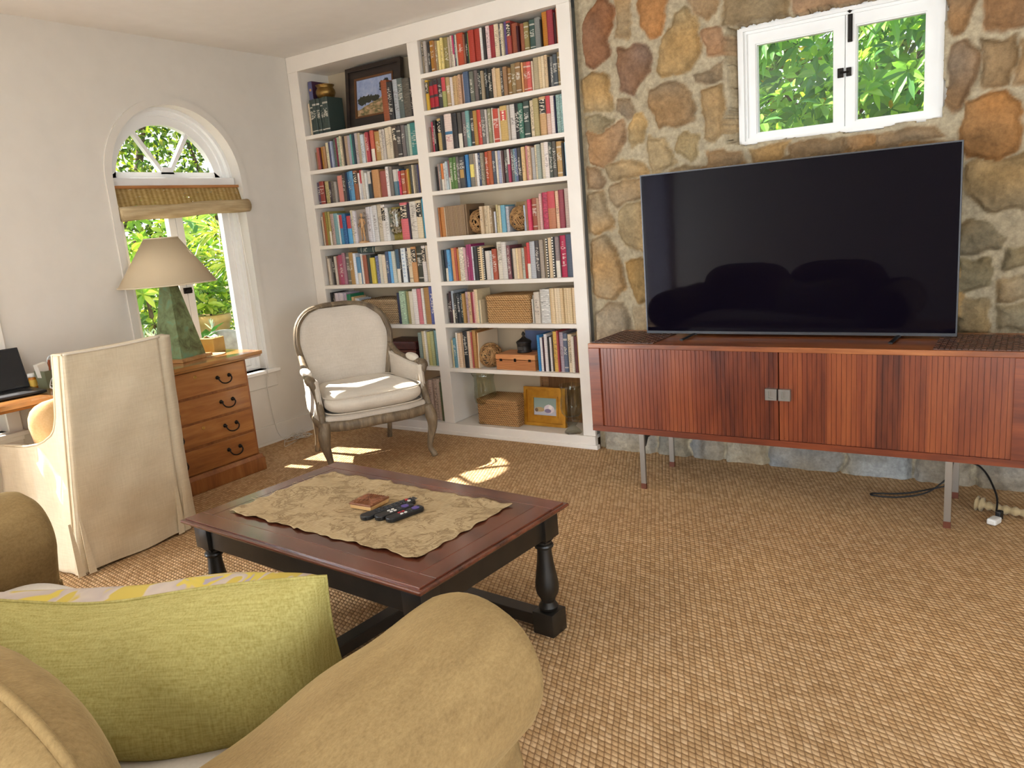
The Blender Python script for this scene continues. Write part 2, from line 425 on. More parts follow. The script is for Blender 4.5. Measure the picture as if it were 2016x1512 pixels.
# ------------------------------------------------------------------ stone wall (one relief mesh) and its window
STONES = '''50,90 75,40 115,5 165,0 185,40 165,130 150,240 95,290 60,275 50,200|8A5A34|1
190,-40 255,-40 250,90 235,150 200,150|A88858|.6
295,-40 410,-40 400,70 375,150 330,160 290,110|A8702E|.8
440,60 490,25 530,80 550,150 540,230 500,300 390,320 370,300 385,180|A98A54|1.1
490,-40 620,-40 620,30 580,75 530,60|A3845A|.8
645,-40 920,-40 915,60 850,75 650,105|94774A|.9
930,-40 1240,-60 1235,10 1130,45 950,62|A08060|.9
190,210 260,190 325,195 345,230 335,310 290,370 260,410 215,390 195,300|8A664A|1
50,340 90,310 150,320 165,380 175,460 60,465|AA8C58|1
565,130 600,115 640,115 645,230 575,230 562,180|A07448|.7
520,330 640,265 645,330 600,355 530,350|8E7450|.7
330,380 400,350 455,350 510,390 530,450 525,510 440,530 380,545 350,480 325,420|967850|1.1
565,390 640,365 655,440 655,560 610,605 570,590 560,480|A0804E|.9
60,490 130,485 180,510 140,552 70,558|948058|.8
62,570 140,558 215,515 238,545 230,610 170,690 130,710 85,690|A07E58|1
196,430 245,430 265,470 230,500 195,480|8E7452|.6
262,470 310,470 320,520 300,600 270,620 250,600|A98E5C|.8
330,570 390,590 430,640 440,690 350,735 320,640|A48C60|.9
450,590 490,560 540,575 535,640 500,675 460,650|9C8250|.7
430,720 480,700 545,705 530,740 430,745|8A7450|.7
575,650 640,640 730,650 735,690 580,715|98784E|.8
150,700 220,670 300,690 330,740 250,765 170,775|A88C5E|.9
62,715 110,720 140,770 120,800 70,790|937550|.8
165,800 240,772 320,772 325,830 200,880 165,840|A88C62|.9
72,820 135,810 150,880 180,950 120,1000 75,980 70,900|A58A60|1
210,900 260,870 340,870 340,1075 235,1040 200,980|B0905A|1
90,1020 150,1010 190,1060 225,1140 235,1220 180,1270 110,1265 80,1150|A8895A|1.1
240,1110 350,1090 350,1285 290,1285 260,1220|9A7C44|.9
110,1350 160,1290 220,1290 255,1350 255,1420 240,1500 110,1500 100,1400|A68C66|1.2
270,1310 350,1300 350,1460 280,1440|A48C64|.8
760,635 930,605 900,680 780,695|A0804C|.8
935,620 1060,590 1185,590 1185,640 960,690|8E7048|.9
1195,590 1290,580 1290,640 1200,650|9A7444|.7
1300,580 1560,530 1600,560 1420,620 1300,630|98784E|.9
1612,-40 1740,-40 1700,90 1640,150 1612,120|8A6A44|.9
1612,210 1690,170 1735,220 1720,330 1670,430 1625,470 1608,400|8A6C4A|1.3
1770,-40 1990,-40 1990,90 1850,120 1780,120|8E6A44|.9
1765,160 1900,150 1890,280 1860,360 1790,370 1750,350|8C7048|.9
1690,430 1760,395 1850,395 1920,450 1930,540 1920,630 1800,680 1690,670 1660,560|96682E|1.1
1690,700 1990,650 1990,880 1800,900 1690,830|98825A|.9
1650,980 1700,940 1780,960 1850,1020 1820,1060 1650,1075|7E6C4A|.8
1925,170 1990,160 1990,360 1890,360 1905,280|8E7450|.8
1850,1060 1990,1040 1990,1130 1860,1150|8C7850|.7
1650,1100 1780,1100 1790,1200 1650,1260|8E7A50|.9
1820,1190 1990,1180 1990,1270 1820,1280|988058|.8
1650,1280 1780,1290 1780,1420 1650,1420|8A7650|.8
1815,1300 1990,1300 1990,1420 1830,1400|8E7A54|.8'''
def vnoise(X, Z, s, seed):
    r = np.random.default_rng(seed); G = r.random((256, 256))
    x, z = X * s, Z * s; xi, zi = np.floor(x).astype(int), np.floor(z).astype(int); fx, fz = x - xi, z - zi
    fx = fx * fx * (3 - 2 * fx); fz = fz * fz * (3 - 2 * fz)
    g = lambda a, b: G[a % 256, b % 256]
    return (g(xi, zi) * (1 - fx) + g(xi + 1, zi) * fx) * (1 - fz) + (g(xi, zi + 1) * (1 - fx) + g(xi + 1, zi + 1) * fx) * fz
def sd_poly(X, Z, P):
    n = len(P); d = np.full(X.shape, 1e9); ins = np.zeros(X.shape, bool)
    for i in range(n):
        ax, az = P[i]; bx, bz = P[(i + 1) % n]; ex, ez = bx - ax, bz - az
        wx, wz = X - ax, Z - az
        t = np.clip((wx * ex + wz * ez) / (ex * ex + ez * ez), 0, 1)
        d = np.minimum(d, np.hypot(wx - ex * t, wz - ez * t))
        c = ((az > Z) != (bz > Z)) & (X < (bx - ax) * (Z - az) / (bz - az + 1e-12) + ax); ins ^= c
    return np.where(ins, d, -d)
def smooth(t): t = np.clip(t, 0, 1); return t * t * (3 - 2 * t)
def build_stone_wall():
    st = .0095
    xs = np.arange(2.392, 7.62, st); zs = np.arange(-.02, ZC + .015, st)
    X, Z = np.meshgrid(xs, zs)
    wx = (vnoise(X, Z, 14, 1) - .5) * .035 + (vnoise(X, Z, 45, 2) - .5) * .012; wz = (vnoise(X, Z, 14, 3) - .5) * .035 + (vnoise(X, Z, 45, 4) - .5) * .012
    Xw, Zw = X + wx, Z + wz
    GROW = .009
    best = np.full(X.shape, -1.0); bump_ = np.zeros(X.shape); colr = np.zeros(X.shape + (3,)); idn = np.zeros(X.shape, int)
    polys = []
    for k, ln_ in enumerate(STONES.split('\n')):
        pts, c, bl = ln_.split('|')
        P = [on_y(1120 + float(a) / 2.1596, float(b) / 2.1596, .03)[[0, 2]] for a, b in (q.split(',') for q in pts.split())]
        c0 = np.array(lin(c)[:3]); c0 = (c0 * .8 + c0.mean() * .2) * 1.22; polys.append((P, tuple(c0), float(bl), k))
    rs = np.random.default_rng(5); pal = ['A08258', '8E7450', 'A58A60', '98784E', '8A6A44', '9A8260']
    grey = ['9A948A', 'A8A296', '8E8574', 'A59A86']
    # stones the photo hides or leaves out of frame, and the paler footing course
    x = 2.42
    while x < 7.5:
        wd = rs.uniform(.2, .42); z0, z1 = -.04, rs.uniform(.24, .33)
        polys.append(([(x, z0), (x + wd - .02, z0), (x + wd - .03, z1 - .02), (x + wd * .5, z1), (x + .02, z1 - .03)], lin(rs.choice(grey))[:3], rs.uniform(.8, 1.3), 100 + int(x * 10))); x += wd
    x = 2.44
    while x < 7.5:
        wd = rs.uniform(.22, .4)
        polys.append(([(x, .36), (x + wd - .03, .35), (x + wd - .02, .7), (x + wd * .45, .74), (x + .02, .68)], lin(rs.choice(pal))[:3], 1., 200 + int(x * 10))); x += wd
    for z in (.82, 1.12, 1.42):
        x = 2.98
        while x < 4.25:
            wd = rs.uniform(.25, .42)
            polys.append(([(x, z), (x + wd - .03, z + .02), (x + wd - .04, z + .25), (x + .02, z + .26)], lin(rs.choice(pal))[:3], .9, 300 + int(x * 10))); x += wd
    for z in np.arange(.8, 2.7, .31):
        x = 4.98 + rs.uniform(0, .1)
        while x < 7.5:
            wd = rs.uniform(.24, .48)
            polys.append(([(x, z), (x + wd - .03, z + rs.uniform(-.03, .03)), (x + wd - .02, z + .27), (x + wd * .5, z + .28), (x + .02, z + .25)], lin(rs.choice(pal))[:3], 1., 400 + int(x * 10))); x += wd
    for P, c, bl, k in polys:
        P = np.array(P); m = (X > P[:, 0].min() - .06) & (X < P[:, 0].max() + .06) & (Z > P[:, 1].min() - .06) & (Z < P[:, 1].max() + .06)
        if not m.any(): continue
        d = sd_poly(Xw[m], Zw[m], [tuple(p) for p in P]) + GROW
        cur = best[m]; up = d > cur; nb = np.where(up, d, cur); best[m] = nb
        h = smooth((d + .004) / .03) * .034 * bl + smooth(d / .14) * .016 * bl
        r2 = np.random.default_rng(k + 11); tx, tz = r2.uniform(-.05, .05, 2)
        h = h + np.where(d > 0, (X[m] - P[:, 0].mean()) * tx + (Z[m] - P[:, 1].mean()) * tz, 0)
        b2 = bump_[m]; b2[up] = h[up]; bump_[m] = b2
        v = .9 + .35 * (vnoise(X[m], Z[m], 9, k + 30) - .5) + .25 * (vnoise(X[m], Z[m], 30, k + 60) - .5)
        warm = (vnoise(X[m], Z[m], 6, k + 90) - .5)
        cc = np.stack([c[0] * v * (1 + .25 * warm), c[1] * v, c[2] * v * (1 - .4 * warm)], -1)
        mt = np.array(lin('B5A88E')[:3]) * (.9 + .25 * (vnoise(X[m], Z[m], 40, 7) - .4))[:, None]
        f = smooth((d + .006) / .014)[:, None]
        c2 = colr[m]; c2[up] = (cc * f + mt * (1 - f))[up]; colr[m] = c2
    none = best <= -.99
    mt = np.array(lin('B5A88E')[:3])[None, None] * (.9 + .25 * (vnoise(X, Z, 40, 7) - .4))[..., None]
    colr[none] = mt[none]
    rough = (vnoise(X, Z, 60, 8) - .5) * .008 + (vnoise(X, Z, 25, 9) - .5) * .010 + (vnoise(X, Z, 110, 10) - .5) * .004
    Y = .062 - np.maximum(bump_, 0) - rough * np.where(best > 0, 1.3, .7)
    # keep the stones clear of the bookcase stile
    e = smooth((X - 2.395) / .05); Y = .062 * (1 - e) + Y * e
    ny, nx = X.shape
    V = np.stack([X, Y, Z], -1).reshape(-1, 3)
    hx0, hx1, hz0, hz1 = 3.262, 4.286, 1.765, 2.365
    idx = np.arange(ny * nx).reshape(ny, nx)
    cxm = (X[:-1, :-1] + X[1:, 1:]) / 2; czm = (Z[:-1, :-1] + Z[1:, 1:]) / 2
    xl = hx0 + (vnoise(czm, czm, 7, 21) - .5) * .05; zl = hz0 + (vnoise(cxm, cxm, 8, 22) - .5) * .022; zt = hz1 + (vnoise(cxm, cxm, 8, 23) - .5) * .03; xr = hx1 + (vnoise(czm, czm, 8, 24) - .6) * .04
    keep = ~((cxm > xl) & (cxm < xr) & (czm > zl) & (czm < zt))
    q = np.stack([idx[:-1, :-1], idx[:-1, 1:], idx[1:, 1:], idx[1:, :-1]], -1)[keep]
    hole = ~keep
    faces = [tuple(int(a) for a in f) for f in q]
    Vl = [tuple(p) for p in V]; Cl = [tuple(c) for c in colr.reshape(-1, 3)]
    # rough reveals running back from the hole to the window frame
    back = {}
    rr = np.random.default_rng(3)
    def bk(i, depth):
        if (i, depth) not in back:
            x_, y_, z_ = Vl[i]; t = depth / 3
            tx, tz = np.clip(x_, 3.325, 4.284), np.clip(z_, 1.76, 2.352)
            Vl.append((x_ + (tx - x_) * t + rr.normal(0, .004), y_ + (.2 - y_) * t, z_ + (tz - z_) * t + rr.normal(0, .004)))
            c = Cl[i]; s_ = .95 + rr.uniform(0, .3); Cl.append((min(1, .5 * c[0] + .24) * s_, (.5 * c[1] + .19) * s_, (.5 * c[2] + .12) * s_)); back[(i, depth)] = len(Vl) - 1
        return back[(i, depth)]
    H = np.pad(hole, 1)
    for j, i in zip(*np.nonzero(hole)):
        a, b_, c_, d_ = (int(idx[j, i]), int(idx[j, i + 1]), int(idx[j + 1, i + 1]), int(idx[j + 1, i]))
        for (dj, di), (p, q_) in (((-1, 0), (a, b_)), ((1, 0), (c_, d_)), ((0, -1), (d_, a)), ((0, 1), (b_, c_))):
            if not H[j + 1 + dj, i + 1 + di]:
                P0, Q0 = p, q_
                for dep in (1, 2, 3):
                    P1, Q1 = bk(p, dep), bk(q_, dep); faces.append((P0, Q0, Q1, P1)); P0, Q0 = P1, Q1
    m, nt, b = newmat('fieldstone')
    at = nd(nt, 'ShaderNodeAttribute', attribute_name='col')
    v = coords(nt)
    f = noise(nt, v, 55, 5, .65)
    tone = ramp(nt, f, [(.25, (.72, .7, .68, 1)), (.75, (1.22, 1.2, 1.15, 1))])
    ln(nt, mixc(nt, 1, at.outputs['Color'], tone, 'MULTIPLY'), b.inputs['Base Color'])
    b.inputs['Roughness'].default_value = .85; b.inputs['Specular IOR Level'].default_value = .3
    bump(nt, b, noise(nt, v, 90, 6, .7), .5, .012)
    o = obj('wall_back', (Vl, faces), m, None, True); o['kind'] = 'structure'
    ca = o.data.color_attributes.new('col', 'FLOAT_COLOR', 'POINT')
    ca.data.foreach_set('color', np.concatenate([np.array(Cl), np.ones((len(Cl), 1))], 1).astype(np.float32).ravel())
build_stone_wall()
bm = B(); plate_holes(bm, [(2.4, -.02), (XR + .1, -.02), (XR + .1, ZC), (2.4, ZC)], [[(3.26, 1.74), (4.34, 1.74), (4.34, 2.42), (3.26, 2.42)]], .205, .3, 'y'); struct('wall_back_core', bm, PAINT)
# window 2: pair of small casements set in the stone
w = bpy.data.objects.new('window_2', None); COL.objects.link(w); w['kind'] = 'structure'
X0, X1, Z0, Z1 = 3.318, 4.292, 1.752, 2.362
def rz_(e, f=None):
    f = e if f is None else f
    return [(X0 + e, Z0 + f), (X1 - e, Z0 + f), (X1 - e, Z1 - f), (X0 + e, Z1 - f)]
bm = B(); ring_prism(bm, rz_(-.004), rz_(.018), .12, .2, 'y'); ring_prism(bm, rz_(.012), rz_(.03), .105, .2, 'y'); ring_prism(bm, rz_(.026), rz_(.044), .118, .2, 'y'); obj('frame', bm, WINW, w)
xm = 3.845
for a, c in ((X0 + .04, xm - .0015), (xm + .0015, X1 - .04)):
    zb, zt = Z0 + .04, Z1 - .04
    bm = B(); ring_prism(bm, [(a, zb), (c, zb), (c, zt), (a, zt)], [(a + .046, zb + .024), (c - .05, zb + .024), (c - .05, zt - .056), (a + .046, zt - .056)], .128, .165, 'y')
    ring_prism(bm, [(a + .04, zb + .02), (c - .045, zb + .02), (c - .045, zt - .05), (a + .04, zt - .05)], [(a + .052, zb + .03), (c - .056, zb + .03), (c - .056, zt - .062), (a + .052, zt - .062)], .136, .17, 'y')
    cs = obj('casement', bm, WINW, w)
    bm = B(); box(bm, a + .04, c - .044, .15, .153, zb + .02, zt - .05); obj('pane', bm, PANE, cs)
bm = B(); box(bm, xm - .034, xm - .006, .118, .129, 2.03, 2.075, .002); box(bm, xm + .006, xm + .03, .118, .129, 2.032, 2.073, .002)
tube(bm, [(xm - .02, .112, 2.052), (xm + .018, .112, 2.052)], .005); obj('latch', bm, IRON, w)
bm = B(); box(bm, xm + .012, xm + .034, .12, .129, 2.19, 2.318, .003); tube(bm, [(xm + .023, .113, 2.2), (xm + .023, .113, 2.31)], .006); lathe(bm, [(.0, -.01), (.011, 0), (0, .012)], 10, T(xm + .023, .112, 2.33)); obj('bolt', bm, IRON, w)

# ------------------------------------------------------------------ bookcase
bk = thing('bookcase', 'tall white built-in bookcase of two bays filling the wall beside the stone', 'bookcase', (0, 0, 0))
LZ = [2.208, 1.957, 1.707, 1.400, 1.098, .797, .493]           # shelf tops, bay by the window wall
RZ_ = [2.456, 2.225, 1.959, 1.706, 1.400, 1.097, .805, .4885]  # shelf tops, bay by the stone wall
BD = .31
for nm, x0, x1 in (('stile', .003, .108), ('stile', 1.166, 1.258), ('stile', 2.304, 2.392)):
    bm = B(); box(bm, x0, x1, 0, .022, .085, 2.664, .002); obj(nm, bm, SHELFW, bk)
bm = B(); box(bm, .003, 2.392, -.002, .022, 2.664, ZC - .001, .002); obj('header', bm, SHELFW, bk)
bm = B(); box(bm, .108, 1.166, .022, BD, 2.664, 2.68); box(bm, 1.258, 2.304, .022, BD, 2.664, 2.68); obj('soffit', bm, SHELFW, bk)
for x0, x1 in ((.09, .104), (1.17, 1.184), (1.240, 1.254), (2.308, 2.322)):
    bm = B(); box(bm, x0, x1, .02, BD, .085, 2.67)
    obj('upright', bm, SHELFW, bk)
bm = B(); box(bm, .02, 2.38, BD, BD + .012, .0, 2.69); obj('back_panel', bm, plain('shelf_back_paint', '#CDBB9E', .6, spec=.3), bk)
bm = B(); box(bm, .003, 2.396, -.014, .022, .0, .085, .003); box(bm, .003, 2.41, -.02, .02, 0, .028, .003); box(bm, .02, 2.38, .02, BD, .06, .083); obj('plinth', bm, SHELFW, bk)
for zz, x0, x1 in [(z, .104, 1.17) for z in LZ] + [(z, 1.254, 2.308) for z in RZ_]:
    sag = .004
    bm = B(); vs = box(bm, x0, x1, .001, BD, zz - .027, zz, .0015)
    obj('shelf', bm, SHELFW, bk)

# ------------------------------------------------------------------ books
bookm, nt, b = newmat('book_cloth_and_paper')
at = nd(nt, 'ShaderNodeAttribute', attribute_name='col')
f = noise(nt, coords(nt), 130, 3)
ln(nt, mixc(nt, 1, at.outputs['Color'], ramp(nt, f, [(.3, (.86, .86, .86, 1)), (.7, (1.06, 1.06, 1.06, 1))]), 'MULTIPLY'), b.inputs['Base Color'])
b.inputs['Roughness'].default_value = .5; b.inputs['Specular IOR Level'].default_value = .4
NAMED = {'black': '262321', 'charcoal': '45423F', 'grey': '78746F', 'pale grey': 'ABA8A4', 'white': 'DDD8D2', 'cream': 'D3C3A8', 'beige': 'BBA68C', 'tan': 'AC8A60', 'brown': '8E643F', 'rust': '9A5238',
         'brick red': '983E33', 'dark red': '7E2430', 'crimson': 'A82644', 'red': 'B5372F', 'pink': 'C98488', 'rose': 'AD4E5C', 'orange': 'C27C42', 'amber': 'AC742A', 'ochre': 'A8803E', 'yellow': 'CFAE4C', 'pale yellow': 'E0CC8C',
         'olive': '8C8050', 'green': '56803F', 'dark green': '37463D', 'sage': '9CA392', 'teal': '4E8A86', 'pale teal': '86A6A4', 'dark teal': '2E4A54', 'blue': '3E7FB2', 'sky blue': '6BA9D6', 'pale blue': 'B4C6D2', 'slate blue': '4E5A70', 'navy': '333654',
         'purple': '5C4874', 'lilac': 'A49AAA', 'mauve': '8A6670', 'magenta': '963A64', 'taupe': '93826C'}
NV = {k: np.array([int(v[i:i + 2], 16) for i in (0, 2, 4)], float) for k, v in NAMED.items()}
def cname(h):
    c = np.array([int(h[i:i + 2], 16) for i in (0, 2, 4)], float); return min(NV, key=lambda k: np.abs(NV[k] - c).sum())
CRM = lin('D8CBB2')[:3]
def book_geo(w, h, d, col, style, seed, tcol=None):
    """a bound book standing on z=0, spine at y=0 facing -Y, x from 0 to w: verts, faces, face colours"""
    r = random.Random(seed); c = np.array(lin(col)[:3])
    lum = c.sum()
    t = np.array(tcol if tcol else ((.75, .70, .6) if lum < .9 else (.12, .09, .08))); t = t * .55 + c * .45
    V, F, Cc = [], [], []
    def q(a, b_, c_, e, k): 
        n = len(V); V.extend([a, b_, c_, e]); F.append((n, n + 1, n + 2, n + 3)); Cc.append(tuple(np.clip(k, 0, 1)))
    NC, NR = 5, 60
    bl = min(.006, w * .22)
    xs = [0, w * .12, w * .36, w * .64, w * .88, w]; ys = [bl, bl * .3, 0, 0, bl * .3, bl]
    rows = [[None] * NC for _ in range(NR)]
    a0, a1 = sorted((r.uniform(.15, .45), r.uniform(.62, .95)))
    band = r.choice([(.78, .82), (.7, .74), (.84, .87)])
    for j in range(NR):
        v = (j + .5) / NR
        for i in range(NC):
            k = c * (1 + .06 * math.sin(j * 1.7 + seed))
            if style in 'tT' and 1 <= i <= 3 and a0 < v < a1 and r.random() < (.5 if i == 2 else .22): k = t
            if style in 'bB' and (abs(v - band[0]) < .02 or abs(v - .12) < .018 or (.45 < v < .68 and i in (1, 2, 3) and r.random() < .5)): k = t
            if style == 'l' and .6 < v < .86 and 0 < i < 4: k = np.array((.55, .06, .05)) if not (i == 2 and r.random() < .5) else np.array((.85, .75, .6))
            if style == 'k' and .56 < v < .93: k = np.array((.03, .028, .025)) if not (1 <= i <= 3 and r.random() < .35) else np.array((.7, .6, .45))
            if style == 'h' and v < .42: k = np.array((.72, .66, .55))
            if style == 'H' and v > .55: k = np.array((.5, .06, .07)) if lum > .6 else np.array((.6, .55, .5))
            if style == 's': k = np.array((.02, .02, .02)) if ((j // 2) % 2 and i in (1, 2)) else c
            if style == 'S': k = np.array((.8, .75, .65)) if ((j // 2) % 2 and i in (1, 2)) else np.array((.03, .03, .03))
            if style == 'w' and .44 < v < .52: k = np.array((.05, .17, .3))
            if style == 'w' and .24 < v < .4 and 1 <= i <= 3 and r.random() < .4: k = np.array((.5, .25, .25))
            if style == 'y' and .3 < v < .68 and 0 < i < 5: k = np.array((.75, .62, .16))
            if style == 'm' and r.random() < .33: k = c * r.uniform(.4, 1.7)
            if style == 'R' and (v > .84 or v < .1 or .44 < v < .52): k = np.array((.045, .04, .04))
            rows[j][i] = k
    for j in range(NR):
        z0, z1 = h * j / NR, h * (j + 1) / NR
        for i in range(NC): q((xs[i], ys[i], z0), (xs[i + 1], ys[i + 1], z0), (xs[i + 1], ys[i + 1], z1), (xs[i], ys[i], z1), rows[j][i])
    th = min(.0022, w * .12)
    # boards, closed shells left and right, then the page block a little lower
    for x0, x1 in ((0, th), (w - th, w)):
        q((x0, bl, 0), (x0, d, 0), (x0, d, h), (x0, bl, h), c); q((x1, bl, 0), (x1, d, 0), (x1, d, h), (x1, bl, h), c)
        q((x0, bl, h), (x1, bl, h), (x1, d, h), (x0, d, h), c); q((x0, d, 0), (x1, d, 0), (x1, d, h), (x0, d, h), c); q((x0, bl, 0), (x1, bl, 0), (x1, d, 0), (x0, d, 0), c)
    g = .003 if style not in 'p' else 0
    q((th, bl * .5, h - g), (w - th, bl * .5, h - g), (w - th, d - .004, h - g), (th, d - .004, h - g), CRM)
    q((th, bl * .5, g), (w - th, bl * .5, g), (w - th, d - .004, g), (th, d - .004, g), CRM)
    q((th, d - .004, g), (w - th, d - .004, g), (w - th, d - .004, h - g), (th, d - .004, h - g), CRM)
    n = len(V); V.extend([(xs[i], ys[i], h) for i in range(6)]); F.append(tuple(range(n, n + 6))); Cc.append(tuple(c))
    return V, F, Cc
def set_cols(me, Cc):
    ca = me.color_attributes.new('col', 'FLOAT_COLOR', 'CORNER'); out = np.ones((len(me.loops), 4), np.float32); k = 0
    for p, c in zip(me.polygons, Cc):
        out[k:k + p.loop_total, :3] = c; k += p.loop_total
    ca.data.foreach_set('color', out.ravel())
# shelf rows: bay, shelf no., first x px, last x px (along the shelf edge), clear height, entries "width height% colour style [text]"
ROWS = []
def row(bay, no, x0, x1, s): ROWS.append((bay, no, x0, x1, s))
row('R', 0, 1.262, 2.300, '''35 99 8F8069 k;60 99 B0A69C t;45 96 3A3634 t;95 97 A8742C b;45 92 9A6A40;50 92 94805F t;50 90 E3CF85;50 97 E3CF85 t;95 97 8C7F4C t;45 94 B5A491;50 97 CDBFA8 t;30 96 C0476E h;35 96 5C7A78 t;20 96 D6CBB8;130 98 B5482A T;35 91 8A5A44;45 95 262220 t;30 93 6E9A5E;115 97 A83A2A;115 97 A03626;45 96 D8D4CC;50 95 2C2826;75 98 DCC0BC t;85 97 8E2A30;85 97 D9C6A8 t;45 94 4A4A50 t;50 93 D2C4A4 t;50 97 5E4A78;80 97 9A4238 k;110 87 8E4A30;40 76 3A0A10;80 81 8E5236;85 81 8A7A48 b;100 85 3A5048 b;110 87 7E7E78;20 78 2A2420;100 97 B0701E;105 97 93313A;40 88 3A1014;60 98 C08060''')
row('R', 1, 1.262, 2.300, '''80 97 C8A032 k;115 92 A8202C R;110 94 A8202C R;120 96 3E3A38 t THE MINIATURIST?;105 95 9A9A5E H;100 93 B09468 b;70 91 D8CCC4;60 91 B8986A t;55 92 C0A070;50 91 C09A70 t;60 93 C8A080 t;30 66 5E1420;40 93 C8A898;130 97 4E5E78;110 95 6A6A5C t;100 96 6A5E5A;50 94 2A2826 t;45 92 24302E t;75 89 9A8A70;80 94 22282A t;100 93 28261F t;50 89 C8AC90;45 91 D0B898;125 87 C8A878;60 87 4A4640 t;95 87 94704E;80 81 8E6A3A b;115 91 8A7550 t;125 91 8A6840 b;40 89 D8A06A;90 89 A85A3A b;100 87 C85A50 b;40 87 CDB8A0;120 95 A89878;70 95 D0B890;60 95 D8C4A2;70 96 CDB08A t;80 89 1E1C1A;60 87 6A6A68 t;100 91 4A5054 b;90 95 8A7650 b''')
row('R', 2, 1.262, 2.302, '''20 70 A08A7A;85 84 C04A5E t;70 86 201C1A - EYEWITNESS;105 90 B59A62 k;60 95 3A3E3E;60 93 2A2C30;190 97 DCC8BC w;130 96 2E2C2C m;100 95 4A4540 h;110 95 6E6464 t;95 96 6E9C98 t;85 93 3E3836 b;95 93 A8803E;55 94 B83A30;55 93 C04C3C t;110 92 6A6460 t;50 90 B8B0A8 t;80 91 8C8868 t;30 92 D8CDBB;130 88 B84A38 b;40 88 C8B8A4;175 92 C0A060 l;50 91 B0A496;120 92 CDC4BC t;100 92 262424 t;110 90 3E6A58 t;130 93 36443E b;100 93 D4C0A0 t;115 95 A89868;145 97 C0986A k;100 97 C8A898 H;90 95 D8C8C0;25 93 262440;100 95 8CA49C m;110 95 8AA8A4 m''')
row('R', 3, 1.275, 2.300, '''60 72 1A1212;50 79 B89A90;60 79 7A7672 t;65 79 C8763A h;65 79 C9C4BE t;65 83 B8C4C8 t;50 86 8A5A5C h;105 92 56783C - THE_ODYSSEY;105 93 56783C - THE_ILIAD;80 92 6A6460 t;155 90 4A4A4A - THE_LAST_LION;25 92 24304A;90 94 3A7AB0;135 95 7A7468 y;60 94 9A8A78;75 94 DCD8D4;65 94 3A4660 t;90 93 8E8672 m;95 95 B04A2E t;115 96 A8562E;85 94 4A505C t;60 93 D0C4B0;75 93 9A9EB8 t;40 92 C8C0BA;60 91 5A3E3E;100 92 5A5A54 t;60 93 A8405A H;85 92 6A6664 t;60 92 6A8E94 t;60 92 5A6484 t;100 92 3A3632 t;90 93 D0AE7A t;75 95 C08080;65 92 D4B090 t;90 88 A8A4A0;75 94 CEC0A0 t;90 94 9AA094;95 97 CFC0A8;110 97 DCD0C8 T;85 95 4A5048 t;95 96 544F46 t;140 94 B08C58 b;50 88 2A2A2A;50 90 A8CCE0;30 91 5A9AC0''')  # leading dark entry fills a shaded gap with a near-black spine
row('R', 4, 1.262, 1.492, '''40 72 B0703E;140 72 B87A42;50 71 D8C8AE;38 73 8E7458 j;38 73 937A5C j;38 73 8A7054 j;38 73 907656 j;38 73 8E7458 j;38 73 947A5E j;38 73 8A7054 j;38 73 8E7458 j;38 73 907656 j;38 73 937A5C j;38 73 8A7054 j;38 73 8E7458 j;38 73 947A5E j;38 73 907656 j;38 73 8A7054 j;38 73 8E7458 j''')
row('R', 4, 1.612, 1.835, '''85 65 C8B090 t;90 65 C8B494 t;70 65 CDB898;60 59 A08868 t;50 50 D8D8E0;60 54 2A2420;60 65 B8A878 t;50 63 D2C09A;110 63 6AA0B4;80 59 A8A8AC m''')
row('R', 4, 1.948, 2.302, '''50 58 A8B4C4;60 65 8E6A50;75 70 D0405E;115 72 94503A b;65 71 B08A70;50 80 D0A8A0;120 82 A83850 m;155 83 B0704E H;80 82 D8B090 t;110 84 8A3A44;100 86 B8A498;45 99 D8A0A0''')
row('R', 5, 1.262, 2.300, '''50 79 3E4444;95 79 3E4A5E h;90 79 5A9AC8 t;105 82 D0905A;70 83 A85040;70 80 B8803E;140 83 C8BEAA m;60 82 C8A0A4 t;70 88 9A3E66 t;85 89 94305E;50 83 C8C6CC t;110 82 2A2A2A s;120 82 D8BE94 s;60 77 2E2622 S;140 70 CFC6BC;60 70 BFC4C0 t;125 74 A04A30 t;140 90 CFC8B8 t;130 89 CCC6BE;90 80 7A4A50 t;60 72 3A2A26 s;90 72 C8B8A0;50 72 E0C89C;90 72 C8AA8A;70 72 B0B0A0 t;80 75 A0402E;80 84 C04040 h;130 86 AEB0B4;100 87 4A4444 t;100 88 A09284;60 89 86765E;70 90 6A5A48 S;90 92 CDB490;70 93 3E4044 S;100 93 8A7A78 h;150 95 A81E44 T;190 97 4A5464''')
row('R', 6, 1.268, 1.560, '''70 79 2E2426 t;50 84 3E2428 t;90 86 A0AAB4 h;90 79 3A3A36 t;100 79 2E3238 t;80 80 2E3C3C t;80 78 A8844A;90 82 B09498 t;90 82 C0A078 t;60 80 8A2E38;50 82 D09A9A;70 88 D4B898;50 88 DCC8A0;60 60 9A9A86;45 61 CDBB98''')
row('R', 6, 1.958, 2.300, '''30 60 DCD6CC;60 70 8A8A80;150 78 CCC0B0 t;260 84 C4C2BC m;75 86 D0B48A p;75 86 D8C09A p;75 86 DCC8A8 p;75 86 D6C4A6 p;75 86 D0B48A p;75 86 CBB48E p;75 86 D8C09A p;75 86 D0B890 p;75 86 D8BE98 p;60 85 E0D2BE p''')
row('R', 7, 1.268, 1.480, '''50 69 C8B890;90 74 5E8A98 t;40 87 E0DCD4;110 86 D4B89A;60 86 C8AE90;130 90 26282A t;80 91 CDB49A;30 88 B8605A;100 93 B0844E''')
